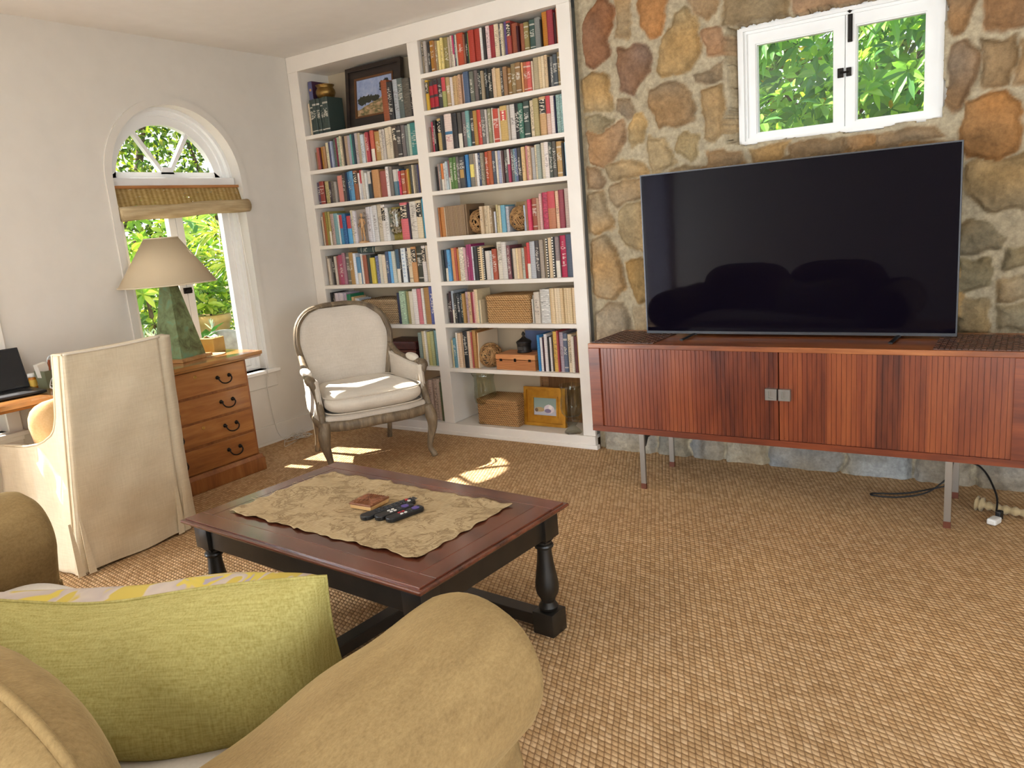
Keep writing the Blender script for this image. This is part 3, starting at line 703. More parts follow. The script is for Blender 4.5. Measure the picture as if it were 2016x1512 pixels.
row('R', 7, 1.972, 2.300, '''40 69 3E4638;60 84 3A86C0;70 78 E0DCDC;40 78 3E2634;80 86 E0DADA;40 80 2A2828 s;50 79 DCD6D4;40 84 4A3A2E;110 92 D0A850 t;40 94 A84848;100 90 A89AA4 t;100 88 5A6478 b;110 86 D8C4A4 - QUILTS_DESIGN;60 82 D8CDBB;80 82 5E2E2E;60 94 D0A868''')
row('L', 0, .128, .345, '''30 52 C8B498;62 57 38443F b;58 57 38443F b;58 57 38443F b;58 57 38443F b;90 57 38443F b''')
row('L', 0, .865, 1.162, '''80 62 8E4E30;60 58 2E2C2C t;60 60 A8ACB0 t;70 60 5A6460 t;90 58 5A544A m;55 56 2E2A28 t''')
row('L', 1, .118, 1.162, '''50 61 8A6248;40 62 B08A6A;50 60 7A5A44;100 74 A8584E;40 72 4E1014;80 74 A87834;90 74 A87E5A;50 74 8A8680;80 84 D0C6A4 t;60 84 4A4A6A;60 87 A0A8BC t;110 92 5A665A m;60 94 7A1E3A;110 95 9AA890 m;60 97 C8B89A m;50 95 3A2E2A;110 96 A89078;90 95 A49AA4;90 97 5A9A90;60 96 2E4450;110 98 B4A8A8 t;90 97 A89A80;110 90 C0CAD0 t;45 92 D0A08A;100 95 A83E48 t;50 95 5E1420;110 97 C0604A h;170 92 B08C54 t;80 95 D0C4B0 t;90 95 B8B0A8 t;130 97 D2C4AA t;90 98 CFC0A6 t;130 98 54463A k;120 96 44403E b;110 97 6E6664 t;90 94 7A827C;80 97 A8B4A0;240 98 3E827E T''')  # first dark red entry is a shaded gap drawn as a spine
row('L', 2, .118, 1.162, '''90 75 5A4A5E b;150 77 8E3E34 b;30 70 2A1614;130 75 A89A68 m;70 73 3A2E34 t;110 73 6A6258 m;70 70 9A948C;40 66 4A1C1C;165 87 CC8478;100 94 4A423C T;40 95 24304E;90 96 3A6E94 t;110 97 5A94BC T;120 96 8E5A3E k;55 87 E0DCD8;90 96 C8C8CC H;80 93 C8BFB2;60 84 DCDCD8;130 88 3A4850 H;40 84 221C1E;210 90 B98A5C;210 83 98544C;80 94 E0D8D4 t;90 92 7A726A;110 82 5E7A84 H;70 82 2E6A8E H;60 75 C03A50 m;110 76 A4583A b;90 76 B0663A;25 78 D0A848;110 88 4A4A48 m;30 88 D8C8A8;90 88 6A645E m;50 88 34345A;100 97 A0803E''')  # plain narrow blackish and dark red entries draw shaded gaps as spines
row('L', 3, .118, .485, '''20 70 201818;45 78 C0AE98;80 90 A06038;60 91 8E8038;60 91 A89A5A h;100 84 B09890 t;120 84 7AA0A4;40 80 D8D4CC;110 78 4A8AB0 H;110 80 2E6090 m;120 74 5AA4D4 H;95 88 D0C8B0 t;80 85 D4CED2 t''')
row('L', 3, .585, .812, '''110 92 C8C4C8 t;70 92 D8D8DC;120 94 C8C6C4 t;130 95 C0B49E T;100 93 D4CEC8 k;90 84 DAD8D4 t''')
row('L', 3, .918, 1.162, '''170 93 D06A70 k;40 90 2E2034;150 93 D2CCC0 T;120 94 D8C8A8 k;100 98 3A9AC0''')
row('L', 4, .118, 1.162, '''40 82 8A7E70;45 75 C8BBA8;45 74 7A7470;60 80 36302E t;50 80 C4B8A8;40 80 9A4A50;110 83 A8506A t;65 88 A07480;90 88 6E6A60 b;100 88 A88452 t;60 85 D8DCE4;80 74 5A8CB0 h;55 82 D8D0C8;90 78 9A5A44;90 78 3E443C;100 70 CCB84A;80 74 6A7090 m;80 78 C8C4B4;80 76 D8C8B0;60 84 4A5A78 t;70 84 6AA8D8;70 84 C0C4B8;80 88 3E5A70 h;40 88 2A2624 t;95 90 DDE4E8 - TEATBOOK;50 90 3A3A44 t;75 90 D2C2A4 b;100 92 BE8A58 k;110 93 3A3A2E b;80 93 CFC8C4 k;50 93 D2C4AE;60 99 B4A89C''')
row('L', 5, .125, .42, '''30 90 201C1E;25 89 2E2A2C t;28 88 C8BEC4;28 88 CEC4CA;28 88 C6BCC4;28 88 D0C8CC;28 87 C8BEC6;28 87 CEC4CA;28 86 B49AB0;60 84 2E7A58;40 76 C8A878;40 72 D0C8BC;40 70 B8C0C8''')
row('L', 5, .80, 1.162, '''40 84 2E3048;80 89 A0B89C m;50 88 9A9060;55 88 CFC6B4;60 94 D8D0CA;55 94 C07078;30 95 DCD6CC;75 97 A07A4A;75 99 56609A - POEMS''')
row('L', 6, .965, 1.16, '''40 88 7A8880;40 92 C8B890;20 93 DCD6CC;45 90 B8AE70;40 92 A8A878;40 94 7A9CA0;30 94 3E6A88''')
row('L', 7, .955, 1.15, '''30 70 3A3634;40 76 8A7662;40 80 B8A090 t;45 82 A89484 m;40 82 C0AC9C;35 76 5E6A4A''')
ORD = ['first', 'second', 'third', 'fourth', 'fifth', 'sixth', 'seventh', 'eighth', 'ninth', 'tenth', 'eleventh', 'twelfth', 'thirteenth', 'fourteenth', 'fifteenth', 'sixteenth', 'seventeenth', 'eighteenth', 'nineteenth']
def ordn(n):
    if n <= 19: return ORD[n - 1]
    t = {2: 'twent', 3: 'thirt', 4: 'fort'}[n // 10]; return t + 'ieth' if n % 10 == 0 else t + 'y-' + ORD[n % 10 - 1]
BAYN = {'R': 'bay beside the stone wall', 'L': 'bay beside the window'}
INK_W = plain('pale_lettering', '#E8E2D4', .5); INK_D = plain('dark_lettering', '#1E1B1A', .5); INK_B = plain('blue_lettering', '#2A6FA8', .5); INK_G = plain('gold_lettering', '#C9A862', .4)
allb = []; cnt = {}
DUMMY = 0
for bay, no, x0, x1, s in ROWS:
    zs = (LZ + [.085]) if bay == 'L' else (RZ_ + [.085]); zt = zs[no]; top = (2.664 if no == 0 else zs[no - 1] - .027); H = top - zt - .004
    if bay == 'L' and no == 0: H = .40
    ents = [e.split() for e in s.split(';')]; tw = sum(float(e[0]) for e in ents); x = x0
    for e in ents:
        wd = float(e[0]) / tw * (x1 - x0); hh = min(H, float(e[1]) / 100 * H)
        if bay == 'L' and no == 0: hh = float(e[1]) / 100 * .44
        st = e[3] if len(e) > 3 else ''
        txt = e[4] if len(e) > 4 and '?' not in e[-1] else None
        cnt[(bay, no)] = cnt.get((bay, no), 0) + 1; k = cnt[(bay, no)]
        allb.append(dict(x=x, z=zt, w=max(.004, wd * .965), h=hh, col=e[2], st=st if st else '-', txt=txt, bay=bay, no=no, k=k)); x += wd
allb.sort(key=lambda q: -(q['w'] * q['h'] / (5.2 if q['bay'] == 'R' else 5.8) ** 2))
KEEP = 300
rest = allb[KEEP:]; SHN = ['top', 'second', 'third', 'fourth', 'fifth', 'sixth', 'seventh', 'eighth', 'bottom']
mV, mF, mC = [], [], []
for i, q in enumerate(allb):
    r = random.Random(i * 7 + q['k'])
    dep = min(.235, max(.12, q['h'] * .68) * r.uniform(.92, 1.05)); yo = .026 + r.uniform(0, .018) + (.03 if q['h'] < .15 else 0)
    if q['st'] == 'j': yo = .03
    dep = min(dep, BD - yo - .01)
    V, F, Cc = book_geo(q['w'], q['h'], dep, q['col'], q['st'], i + 3)
    if i >= KEEP:
        n = len(mV); mV += [(a + q['x'], b_ + yo, c_ + q['z']) for a, b_, c_ in V]; mF += [tuple(k + n for k in f) for f in F]; mC += Cc; continue
    o = obj('book', (V, F), bookm); set_cols(o.data, Cc); o.location = (q['x'], yo, q['z'])
    H = q['h']; sz = ('tall ' if H > .215 else 'short ' if H < .15 else '') + ('thick ' if q['w'] > .042 else 'thin ' if q['w'] < .018 else '')
    tx = (' titled ' + q['txt'].replace('_', ' ').title()) if q['txt'] else ''
    det = {'k': ' with black label', 's': ' with comb binding', 'S': ' with spiral binding', 'R': ' banded in black', 'l': ' with red label', 'w': ' with blue band', 'y': ' with yellow panel'}.get(q['st'], '')
    if q['txt']: det = ' with lettered spine'
    setp(o, f"{sz}{cname(q['col'])} book{det}, {ordn(q['k'])} from window end, {SHN[q['no']]} shelf, {'stone' if q['bay'] == 'R' else 'window'} wall bay", 'book', f"books on the {SHN[q['no']]} shelf of the {BAYN[q['bay']]}")
    if len(o['label'].replace('-', ' ').split()) > 16: o['label'] = o['label'].replace(det, '')
    t = q['txt']
    if t:
        t = t.replace('_', ' ')
        cx, cz = q['w'] / 2, q['h'] / 2
        if t == 'THE LAST LION':
            lettering('THE', .011, T(cx, -.0008, H * .87) @ FACE_FWD, INK_W, o, 'title'); lettering('LAST', .0235, T(cx, -.0008, H * .77) @ FACE_FWD, INK_W, o, 'title', sx=.8); lettering('LION', .0235, T(cx, -.0008, H * .66) @ FACE_FWD, INK_W, o, 'title', sx=.85)
            bm = B(); box(bm, .006, q['w'] - .006, -.001, .0, H * .33, H * .6); obj('title_panel', bm, plain('label_tan', '#B08C50', .6), o)
        elif t == 'TEATBOOK': 
            for n_, ch in enumerate(t): lettering(ch, .027, T(cx, -.0008, H * (.92 - n_ * .105)) @ SPINE_DOWN, INK_B, o, 'title', sx=.8)
        else:
            ink = INK_D if t in ('QUILTS DESIGN',) else INK_W
            L = len(t); size = min(q['w'] * .62, H * .72 / (L * .62))
            lettering(t, size, T(cx, -.0008, H * .55) @ SPINE_DOWN, ink, o, 'title', sx=min(1.5, H * .72 / (L * .66 * size)))
if mF:
    o = obj('shelf_of_thin_books', (mV, mF), bookm); set_cols(o.data, mC); o.name = 'thin_book_spines'
    setp(o, 'thin books and pamphlets wedged between the larger books on all shelves', 'books', None, 'stuff')
print('BOOKS', len(allb), 'kept', min(KEEP, len(allb)))
# ------------------------------------------------------------------ things on the shelves
def rope_basket(name, label, loc, w, d, h, lid=True, rz=0, c=('#8A6238', '#B58A58', '#D2AC78')):
    t = thing(name, label, 'basket', loc, rz)
    m, nt, b = newmat('braided_seagrass')
    v = coords(nt)
    sp = nd(nt, 'ShaderNodeSeparateXYZ'); ln(nt, v, sp.inputs[0])
    diag = mth(nt, 'SINE', mth(nt, 'ADD', mth(nt, 'MULTIPLY', mth(nt, 'ADD', sp.outputs[0], sp.outputs[1]), 330), mth(nt, 'MULTIPLY', sp.outputs[2], 260)))
    f = mth(nt, 'ADD', mth(nt, 'MULTIPLY', mth(nt, 'ADD', mth(nt, 'MULTIPLY', diag, .5), .5), .55), mth(nt, 'MULTIPLY', noise(nt, v, 60, 3), .5))
    ln(nt, ramp(nt, f, [(.15, c[0]), (.5, c[1]), (.85, c[2])]), b.inputs['Base Color']); b.inputs['Roughness'].default_value = .75
    bump(nt, b, f, .7, .006)
    hl = h * .16 if lid else 0
    def wrap(bm, z0, z1, w, d):
        n = max(2, int(round((z1 - z0) / .0155))); r = (z1 - z0) / n / 2
        for k in range(n):
            z = z0 + r + 2 * r * k
            tube(bm, [Vector((x, y, z)) for x, y in rrect(-w / 2 + r, w / 2 - r, -d / 2 + r, d / 2 - r, .012, 4)], r * 1.04, 8, True)
        box(bm, -w / 2 + r, w / 2 - r, -d / 2 + r, d / 2 - r, z0 + .001, z1 - .001)
    bm = B(); wrap(bm, 0, h - hl, w, d); obj('body', bm, m, t, True)
    if lid:
        bm = B(); wrap(bm, h - hl + .0015, h, w + .004, d + .004)
        n = max(3, int(d / .016))
        for k in range(n):
            y = -d / 2 + d * (k + .5) / n; tube(bm, [(-w / 2 + .006, y, h), (w / 2 - .006, y, h)], d / n / 2, 6)
        obj('lid', bm, m, t, True)
    return t
rope_basket('lidded_basket', 'lidded seagrass basket standing among cream books under the spiral-bound books', (1.769, .155, .805), .352, .235, .178)
rope_basket('lidded_basket', 'lidded seagrass basket behind the armchair back in the bay beside the window', (.608, .17, .797), .362, .25, .172, c=('#7E6244', '#A58A68', '#C4AA86'))
rope_basket('lidded_basket', 'low lidded seagrass basket on the bookcase floor beside the gold frame', (1.607, .16, .083), .345, .24, .178, c=('#7A5430', '#A67A4A', '#C89E68'))
def wicker_ball(label, loc, r, seed):
    rr = random.Random(seed); bm = B()
    for k in range(46):
        ax = Vector((rr.gauss(0, 1), rr.gauss(0, 1), rr.gauss(0, 1))).normalized(); u = ax.orthogonal().normalized(); v = ax.cross(u)
        off = rr.uniform(-.55, .55) * r; q = math.sqrt(r * r - off * off) * rr.uniform(.96, 1.0); n = 26; ph = rr.random() * 6
        tube(bm, [ax * (off + .004 * math.sin(3 * 2 * PI * i / n + ph)) + (u * math.cos(2 * PI * i / n) + v * math.sin(2 * PI * i / n)) * q for i in range(n)], .0027, 5, True)
    o = obj('wicker_ball', bm, plain('split_vine', '#8A6238', .7, c2='#B48C5A', nscale=40), None, True, loc=loc)
    setp(o, label, 'decorative ball', 'woven vine balls in the bookcase')
wicker_ball('woven vine ball resting between the brown portfolio and the wooden box', (1.548, .105, .4885 + .083), .083, 1)
wicker_ball('woven vine ball half hidden behind the row of cream pamphlets', (1.553, .12, 1.4 + .081), .081, 2)
wicker_ball('woven vine ball leaning against the red and rust books', (1.899, .10, 1.4 + .081), .081, 3)
# wooden box, jar, little picture
t = thing('wooden_box', 'shallow pine box with a small clasp and scorched wavy grain', 'box', (1.805, .115, .4885))
m, nt, b = newmat('pine_flame'); v = coords(nt, (1, 1, 1))
wv = nd(nt, 'ShaderNodeTexWave', wave_type='BANDS', bands_direction='Z'); wv.inputs['Scale'].default_value = 34; wv.inputs['Distortion'].default_value = 7; wv.inputs['Detail'].default_value = 1; wv.inputs['Detail Scale'].default_value = .35
ln(nt, coords(nt, (.5, .5, 1)), wv.inputs['Vector'])
ln(nt, ramp(nt, wv.outputs['Fac'], [(.1, '#7E4422'), (.45, '#BC7A48'), (.9, '#D0905A')]), b.inputs['Base Color']); b.inputs['Roughness'].default_value = .45
PINE = wood('pine', '#B87444', '#CB8A56', '#D89C68', 'x', 4, .45)
bm = B(); box(bm, -.157, .157, -.09, .09, 0, .068, .002); obj('body', bm, m, t)
bm = B(); box(bm, -.159, .159, -.092, .092, .0695, .106, .006); obj('lid', bm, PINE, t)
bm = B(); box(bm, -.008, .008, -.096, -.091, .056, .08, .002); lathe(bm, [(.004, 0), (.004, .006)], 8, T(0, -.096, .066) @ RX(PI / 2)); obj('clasp', bm, IRON, t)
bm = B(); box(bm, -.125, -.105, -.0935, -.091, .06, .076); box(bm, .105, .125, -.0935, -.091, .06, .076); obj('hinge', bm, IRON, t)
t = thing('lidded_jar', 'small black cast jar with a pointed finial lid standing on the wooden box', 'jar', (1.82, .125, .5948))
BLK = plain('black_patina', '#1E1C1B', .5, .3, c2='#35302C', nscale=30)
bm = B(); lathe(bm, [(.046, 0), (.05, .003), (.05, .008), (.046, .012), (.0475, .055), (.05, .06), (.0505, .066)], 28); obj('body', bm, BLK, t, True)
bm = B(); lathe(bm, [(.052, .0662), (.053, .072), (.046, .079), (.03, .088), (.016, .098), (.009, .107), (.007, .112), (.0115, .118), (.0125, .124), (.008, .134), (.001, .142)], 28); obj('lid', bm, BLK, t, True)
bm = B(); box(bm, -.022, .022, -.0492, -.046, .02, .045, .003); obj('label_plate', bm, plain('jar_label', '#3C3833', .5), t)
t = thing('small_picture', 'small dark blue seascape board leaning behind the black lidded jar', 'picture', (1.86, .255, .4885))
m, nt, b = newmat('dusk_sea'); v = coords(nt); sp = nd(nt, 'ShaderNodeSeparateXYZ'); ln(nt, v, sp.inputs[0])
ln(nt, ramp(nt, mth(nt, 'ADD', mth(nt, 'MULTIPLY', sp.outputs[2], 4.2), mth(nt, 'MULTIPLY', noise(nt, v, 25), .12)), [(.0, '#20283A'), (.45, '#2A3347'), (.55, '#46557A'), (.95, '#5A6C94')]), b.inputs['Base Color'])
bm = B(); box(bm, -.118, .118, -.006, .006, .002, .232, .001, M=RX(-.1)); obj('canvas', bm, m, t)
bm = B(); ring_prism(bm, [(-.124, 0), (.124, 0), (.124, .238), (-.124, .238)], [(-.117, .005), (.117, .005), (.117, .231), (-.117, .231)], -.0075, .006, 'y'); o = obj('frame', bm, plain('grey_frame', '#8A8078', .5), t); o.rotation_euler = (-.1, 0, 0)
# portfolio: big tan board leaning against the books
t = thing('portfolio', 'large tan cardboard portfolio leaning against books near the vine ball', 'portfolio', (1.4855, .03, .4885))
bm = B(); box(bm, 0, .008, 0, .245, 0, .257, .001, M=RY(.05)); obj('cover', bm, plain('tan_board', '#A87440', .6, c2='#966232', nscale=3), t)
bm = B(); box(bm, .0081, .014, .001, .238, .002, .25, M=RY(.05)); obj('page_block', bm, plain('board_paper', '#DCC7A8', .7), t)
# box file with a photo cover at the end of the brown journals; low dark box behind pamphlets
t = thing('picture_album', 'brown framed album standing after the matching brown journals', 'album', (1.497, .03, 1.4))
ALB = plain('album_brown', '#7A6247', .6)
bm = B(); box(bm, 0, .014, 0, .21, 0, .204, .002); obj('cover', bm, ALB, t)
bm = B(); box(bm, .0142, .0156, .03, .18, .03, .165, .0005); obj('photograph', bm, plain('dark_print', '#2A211C', .4, c2='#3A2C22', nscale=20), t)
t = thing('box_file', 'tan labelled box file standing behind the vine ball and pamphlets', 'box file', (1.825, .16, 1.4))
bm = B(); box(bm, 0, .1, 0, .13, 0, .185, .002); obj('body', bm, plain('dark_box', '#33281E', .6, c2='#43331F', nscale=25), t)
bm = B(); box(bm, -.001, .101, -.0015, .1, .128, .187, .001); obj('label_band', bm, plain('kraft', '#9C8258', .7), t)
bm = B(); box(bm, .02, .08, -.0022, -.0014, .16, .166); box(bm, .02, .085, -.0022, -.0014, .148, .152); obj('lettering', bm, INK_D, t)
# base shelf: glass vases, gold framed oil, ribbed screen
GLS = glass('clear_glass', '#F4F6F2', .075, .02)
def hurricane(label, loc, s=1.0):
    t = thing('glass_hurricane', label, 'vase', loc, 0, 'footed clear glass hurricane vases')
    outer = [(.068, .0), (.07, .004), (.055, .02), (.03, .045), (.022, .055), (.036, .068), (.05, .088), (.052, .105), (.044, .12), (.058, .136), (.078, .16), (.084, .2), (.08, .25), (.074, .3), (.074, .34), (.09, .372)]
    prof = [(0.0005, .012)] + [(r * s, z * s) for r, z in outer] + [(r * s - .0028, z * s) for r, z in outer[::-1] if z > .128] + [(.0005, .14 * s)]
    bm = B(); lathe(bm, prof, 40, None, False); obj('bowl', bm, GLS, t, True)
    return t
hurricane('tall clear glass hurricane vase standing in the inner corner of the bookcase floor', (1.475, .1, .0835), .97)
hurricane('clear glass hurricane vase standing in front of the gold framed painting', (2.205, .04, .0835), .86)
t = thing('gold_framed_painting', 'small still life of shells in a broad gold frame leaning on the ribbed screen', 'painting', (1.942, .13, .0835), 0, None, (-.10, 0, 0))
GOLD = plain('gold_leaf', '#C68F2C', .38, .55, c2='#A8741F', nscale=14)
bm = B()
ring_prism(bm, [(-.164, 0), (.164, 0), (.164, .268), (-.164, .268)], [(-.142, .022), (.142, .022), (.142, .246), (-.142, .246)], -.016, .012, 'y')
ring_prism(bm, [(-.146, .018), (.146, .018), (.146, .25), (-.146, .25)], [(-.094, .07), (.094, .07), (.094, .198), (-.094, .198)], -.004, .012, 'y')
ring_prism(bm, [(-.102, .062), (.102, .062), (.102, .206), (-.102, .206)], [(-.09, .074), (.09, .074), (.09, .194), (-.09, .194)], -.009, .012, 'y')
obj('frame', bm, GOLD, t)
m, nt, b = newmat('shell_still_life'); v = coords(nt); sp = nd(nt, 'ShaderNodeSeparateXYZ'); ln(nt, v, sp.inputs[0])
bgc = ramp(nt, mth(nt, 'MULTIPLY', sp.outputs[2], 4.5), [(.3, '#B4B8C4'), (.5, '#B9B2B6'), (.56, '#8FA097'), (.9, '#7F938C')])
def blob(cx, cz, rx, rz, soft=.25):
    a = mth(nt, 'POWER', mth(nt, 'DIVIDE', mth(nt, 'SUBTRACT', sp.outputs[0], cx), rx), 2); c = mth(nt, 'POWER', mth(nt, 'DIVIDE', mth(nt, 'SUBTRACT', sp.outputs[2], cz), rz), 2)
    r = mth(nt, 'ADD', mth(nt, 'ADD', a, c), mth(nt, 'MULTIPLY', mth(nt, 'SUBTRACT', noise(nt, v, 90), .5), .5))
    return mth(nt, 'LESS_THAN', r, 1.0)
c = mixc(nt, blob(-.045, .112, .04, .016), bgc, '#B39A6E'); c = mixc(nt, blob(-.07, .108, .013, .013), c, '#6E5A48'); c = mixc(nt, blob(.03, .118, .04, .03), c, '#D8CCD2'); c = mixc(nt, blob(.02, .105, .026, .014), c, '#7E7390'); c = mixc(nt, blob(.04, .13, .014, .014), c, '#EFE6E4')
ln(nt, c, b.inputs['Base Color']); b.inputs['Roughness'].default_value = .5
bm = B(); box(bm, -.092, .092, -.002, .008, .07, .198); obj('canvas', bm, m, t)
t = thing('ribbed_tray', 'upright brown ribbed wooden tray standing behind the gold framed painting', 'tray', (2.0, .285, .0835), 0, None, (-.06, 0, 0))
RIB = wood('bamboo_brown', '#7E5432', '#9A6C44', '#B08452', 'z', 5, .5)
bm = B(); box(bm, -.175, .175, .0, .008, 0, .33)
for k in range(52): tube(bm, [(-.1 + .27 * k / 51, -.002, .012), (-.1 + .27 * k / 51, -.002, .326)], .0022, 5)
obj('panel', bm, RIB, t)
bm = B(); box(bm, -.18, -.166, -.01, .008, 0, .332, .002); box(bm, -.115, -.106, -.012, .006, 0, .332, .002); box(bm, -.18, .18, -.012, .008, 0, .018, .002)
for k in range(12): box(bm, -.168, -.11, -.008, .0, .12 + k * .016, .127 + k * .016)
obj('frame', bm, RIB, t)
# bay by the window: painting, brass pot, purple case, glass with shells, lay figure, facing books, leather box
t = thing('framed_landscape', 'dark framed oil painting of pines on a dune, leaning in the top shelf', 'painting', (.672, .165, 2.2085), 0, None, (-.11, 0, .0))
FRK = wood('ebonised_frame', '#1C1614', '#2A211D', '#3A2C24', 'x', 4, .4)
bm = B(); W2, H2 = .268, .438
def rq(e): return [(-W2 + e, e), (W2 - e, e), (W2 - e, H2 - e), (-W2 + e, H2 - e)]
ring_prism(bm, rq(0), rq(.03), -.024, .012, 'y'); ring_prism(bm, rq(.026), rq(.085), -.012, .012, 'y'); obj('frame', bm, FRK, t)
bm = B(); ring_prism(bm, rq(.08), rq(.093), -.016, .008, 'y'); obj('slip', bm, plain('bronze_slip', '#6E4A2C', .4, .4), t)
m, nt, b = newmat('dune_landscape'); v = coords(nt); sp = nd(nt, 'ShaderNodeSeparateXYZ'); ln(nt, v, sp.inputs[0])
nz = noise(nt, v, 18, 5, .6); nz2 = noise(nt, coords(nt, (1, 1, 2.4), (0, .5, 0)), 26, 4)
sky = ramp(nt, nz, [(.3, '#7C8CB4'), (.55, '#9AA6C4'), (.75, '#B9BCC8')])
land = ramp(nt, nz2, [(.3, '#4E4A32'), (.45, '#7A7048'), (.58, '#B08E6C'), (.75, '#C8A688')])
hor = mth(nt, 'ADD', .185, mth(nt, 'ADD', mth(nt, 'MULTIPLY', sp.outputs[0], .28), mth(nt, 'MULTIPLY', mth(nt, 'SUBTRACT', nz, .5), .04)))
c = mixc(nt, mth(nt, 'LESS_THAN', sp.outputs[2], hor), sky, land)
for cx, cz, rx, rz in ((-.12, .2, .05, .035), (-.06, .205, .045, .03), (.0, .205, .05, .025), (.075, .285, .035, .03), (.11, .3, .03, .03), (.09, .255, .05, .012)):
    a = mth(nt, 'POWER', mth(nt, 'DIVIDE', mth(nt, 'SUBTRACT', sp.outputs[0], cx), rx), 2); d = mth(nt, 'POWER', mth(nt, 'DIVIDE', mth(nt, 'SUBTRACT', sp.outputs[2], cz), rz), 2)
    r = mth(nt, 'ADD', mth(nt, 'ADD', a, d), mth(nt, 'MULTIPLY', mth(nt, 'SUBTRACT', noise(nt, v, 70, 4), .5), 2.2)); c = mixc(nt, mth(nt, 'LESS_THAN', r, .8), c, '#2E3024')
ln(nt, c, b.inputs['Base Color']); b.inputs['Roughness'].default_value = .4
bm = B(); box(bm, -W2 + .09, W2 - .09, -.004, .004, .09, H2 - .09); obj('canvas', bm, m, t)
zt = 2.208 + .2515
t = thing('brass_pot', 'round bellied brass pot with a flared rim standing on the dark green volumes', 'pot', (.256, .115, zt))
bm = B(); lathe(bm, [(.001, 0), (.04, 0), (.062, .014), (.072, .038), (.07, .058), (.06, .074), (.057, .08), (.066, .09), (.07, .096), (.067, .097), (.056, .084), (.05, .07), (.001, .06)], 36); obj('body', bm, BRASS, t, True)
t = thing('purple_book', 'upright purple and blue decorated book beside the brass pot', 'book', (.13, .07, zt))
bm = B(); box(bm, 0, .04, 0, .17, 0, .135, .0015); obj('cover', bm, plain('plum_cover', '#3A2438', .5, c2='#4E2C44', nscale=8), t)
bm = B(); box(bm, .001, .039, -.0012, .0, .004, .131); obj('spine', bm, plain('blue_violet_spine', '#56587E', .5), t)
bm = B(); lathe(bm, [(.001, 0), (.010, .0), (.010, .0006), (.001, .0006)], 14, T(.02, -.0014, .075) @ RX(PI / 2)); obj('emblem', bm, plain('apricot_print', '#C89A62', .5), t)
bm = B(); tube(bm, [Vector((.0405, .085 + .035 * math.cos(2 * PI * k / 24) * (1 + .12 * math.cos(8 * PI * k / 24)), .066 + .04 * math.sin(2 * PI * k / 24) * (1 + .12 * math.cos(8 * PI * k / 24)))) for k in range(24)], .0015, 5, True); obj('printed_motif', bm, plain('rose_print', '#B08090', .5), t)
t = thing('facing_book', 'grey paperback turned cover out behind the wooden lay figure', 'book', (.535, .05, 1.4))
bm = B(); box(bm, -.065, .065, 0, .03, 0, .24, .001); obj('cover', bm, plain('stone_cover', '#9A8F86', .6), t)
for s_, sz, x, z in (('SU', .026, .035, .21), ('CRAM', .026, .0, .178), ('N', .05, -.03, .122), ('Good', .02, .0, .085), ('V', .04, .012, .045)): lettering(s_, sz, T(x, -.0008, z) @ FACE_FWD, plain('brown_ink', '#54463E', .6), t, 'title')
t = thing('facing_book', 'mustard yellow book turned cover out behind the glass of shells', 'book', (.838, .075, 1.4))
bm = B(); box(bm, -.062, .075, 0, .035, 0, .232, .001); obj('cover', bm, plain('mustard_cover', '#A8913C', .55), t)
bm = B(); box(bm, -.056, .07, -.001, 0, .196, .22); obj('title_panel', bm, plain('black_print', '#1A1816', .5), t)
lettering('LUTYENS', .017, T(-.008, -.0016, .208) @ FACE_FWD, INK_G, t, 'title'); lettering('SPAIN', .036, T(-.003, -.0008, .115) @ FACE_FWD, INK_D, t, 'title', sx=.8)
bm = B(); [box(bm, -.045, .03, -.0008, 0, z, z + .004) for z in (.168, .15, .075, .06, .045)]; obj('printed_lines', bm, plain('olive_print', '#7A6526', .55), t)
t = thing('glass_of_shells', 'clear footed glass vase filled with pale seashells', 'vase', (.862, .055, 1.4))
gp = [(.036, 0), (.038, .004), (.02, .014), (.012, .024), (.03, .04), (.046, .065), (.05, .1), (.046, .15), (.05, .2), (.054, .232)]
bm = B(); lathe(bm, [(.0005, .006)] + gp + [(r - .0025, z) for r, z in gp[::-1] if z > .035] + [(.0005, .042)], 32, None, False); obj('vase', bm, GLS, t, True)
rs = random.Random(4); bm = B()
for k in range(120):
    z = rs.uniform(.05, .215); R_ = .03 if z < .06 else .038; a = rs.random() * 6.28; q = R_ * math.sqrt(rs.random()); s = rs.uniform(.006, .011)
    bmesh.ops.create_icosphere(bm, subdivisions=1, radius=s, matrix=T(math.cos(a) * q, math.sin(a) * q, z) @ RX(rs.random() * 3) @ RZ(rs.random() * 3) @ Matrix.Diagonal((1, .6, 1.3, 1)))
o = obj('shells', bm, plain('seashell', '#D8CBBC', .5, c2='#A8907C', nscale=60), t, True); o['kind'] = 'stuff'
t = thing('lay_figure', 'small jointed wooden artist figure standing on a disc', 'figurine', (.562, .018, 1.4))
BEECH = wood('beech', '#A87E54', '#C49A6C', '#D4AE82', 'z', 6, .45)
bm = B(); lathe(bm, [(.001, 0), (.036, 0), (.036, .01), (.034, .012), (.001, .012)], 28); obj('base', bm, BEECH, t, True)
bm = B()
tube(bm, [(0, 0, .108), (0, 0, .125), (0, 0, .145), (0, 0, .168), (0, 0, .178)], [.013, .015, .011, .017, .007], 12, r2=[.01, .011, .009, .011, .006])
tube(bm, [(0, 0, .176), (0, 0, .186)], .005, 8); tube(bm, [(0, 0, .183), (0, 0, .192), (0, 0, .205), (0, 0, .213)], [.004, .009, .01, .004], 10)
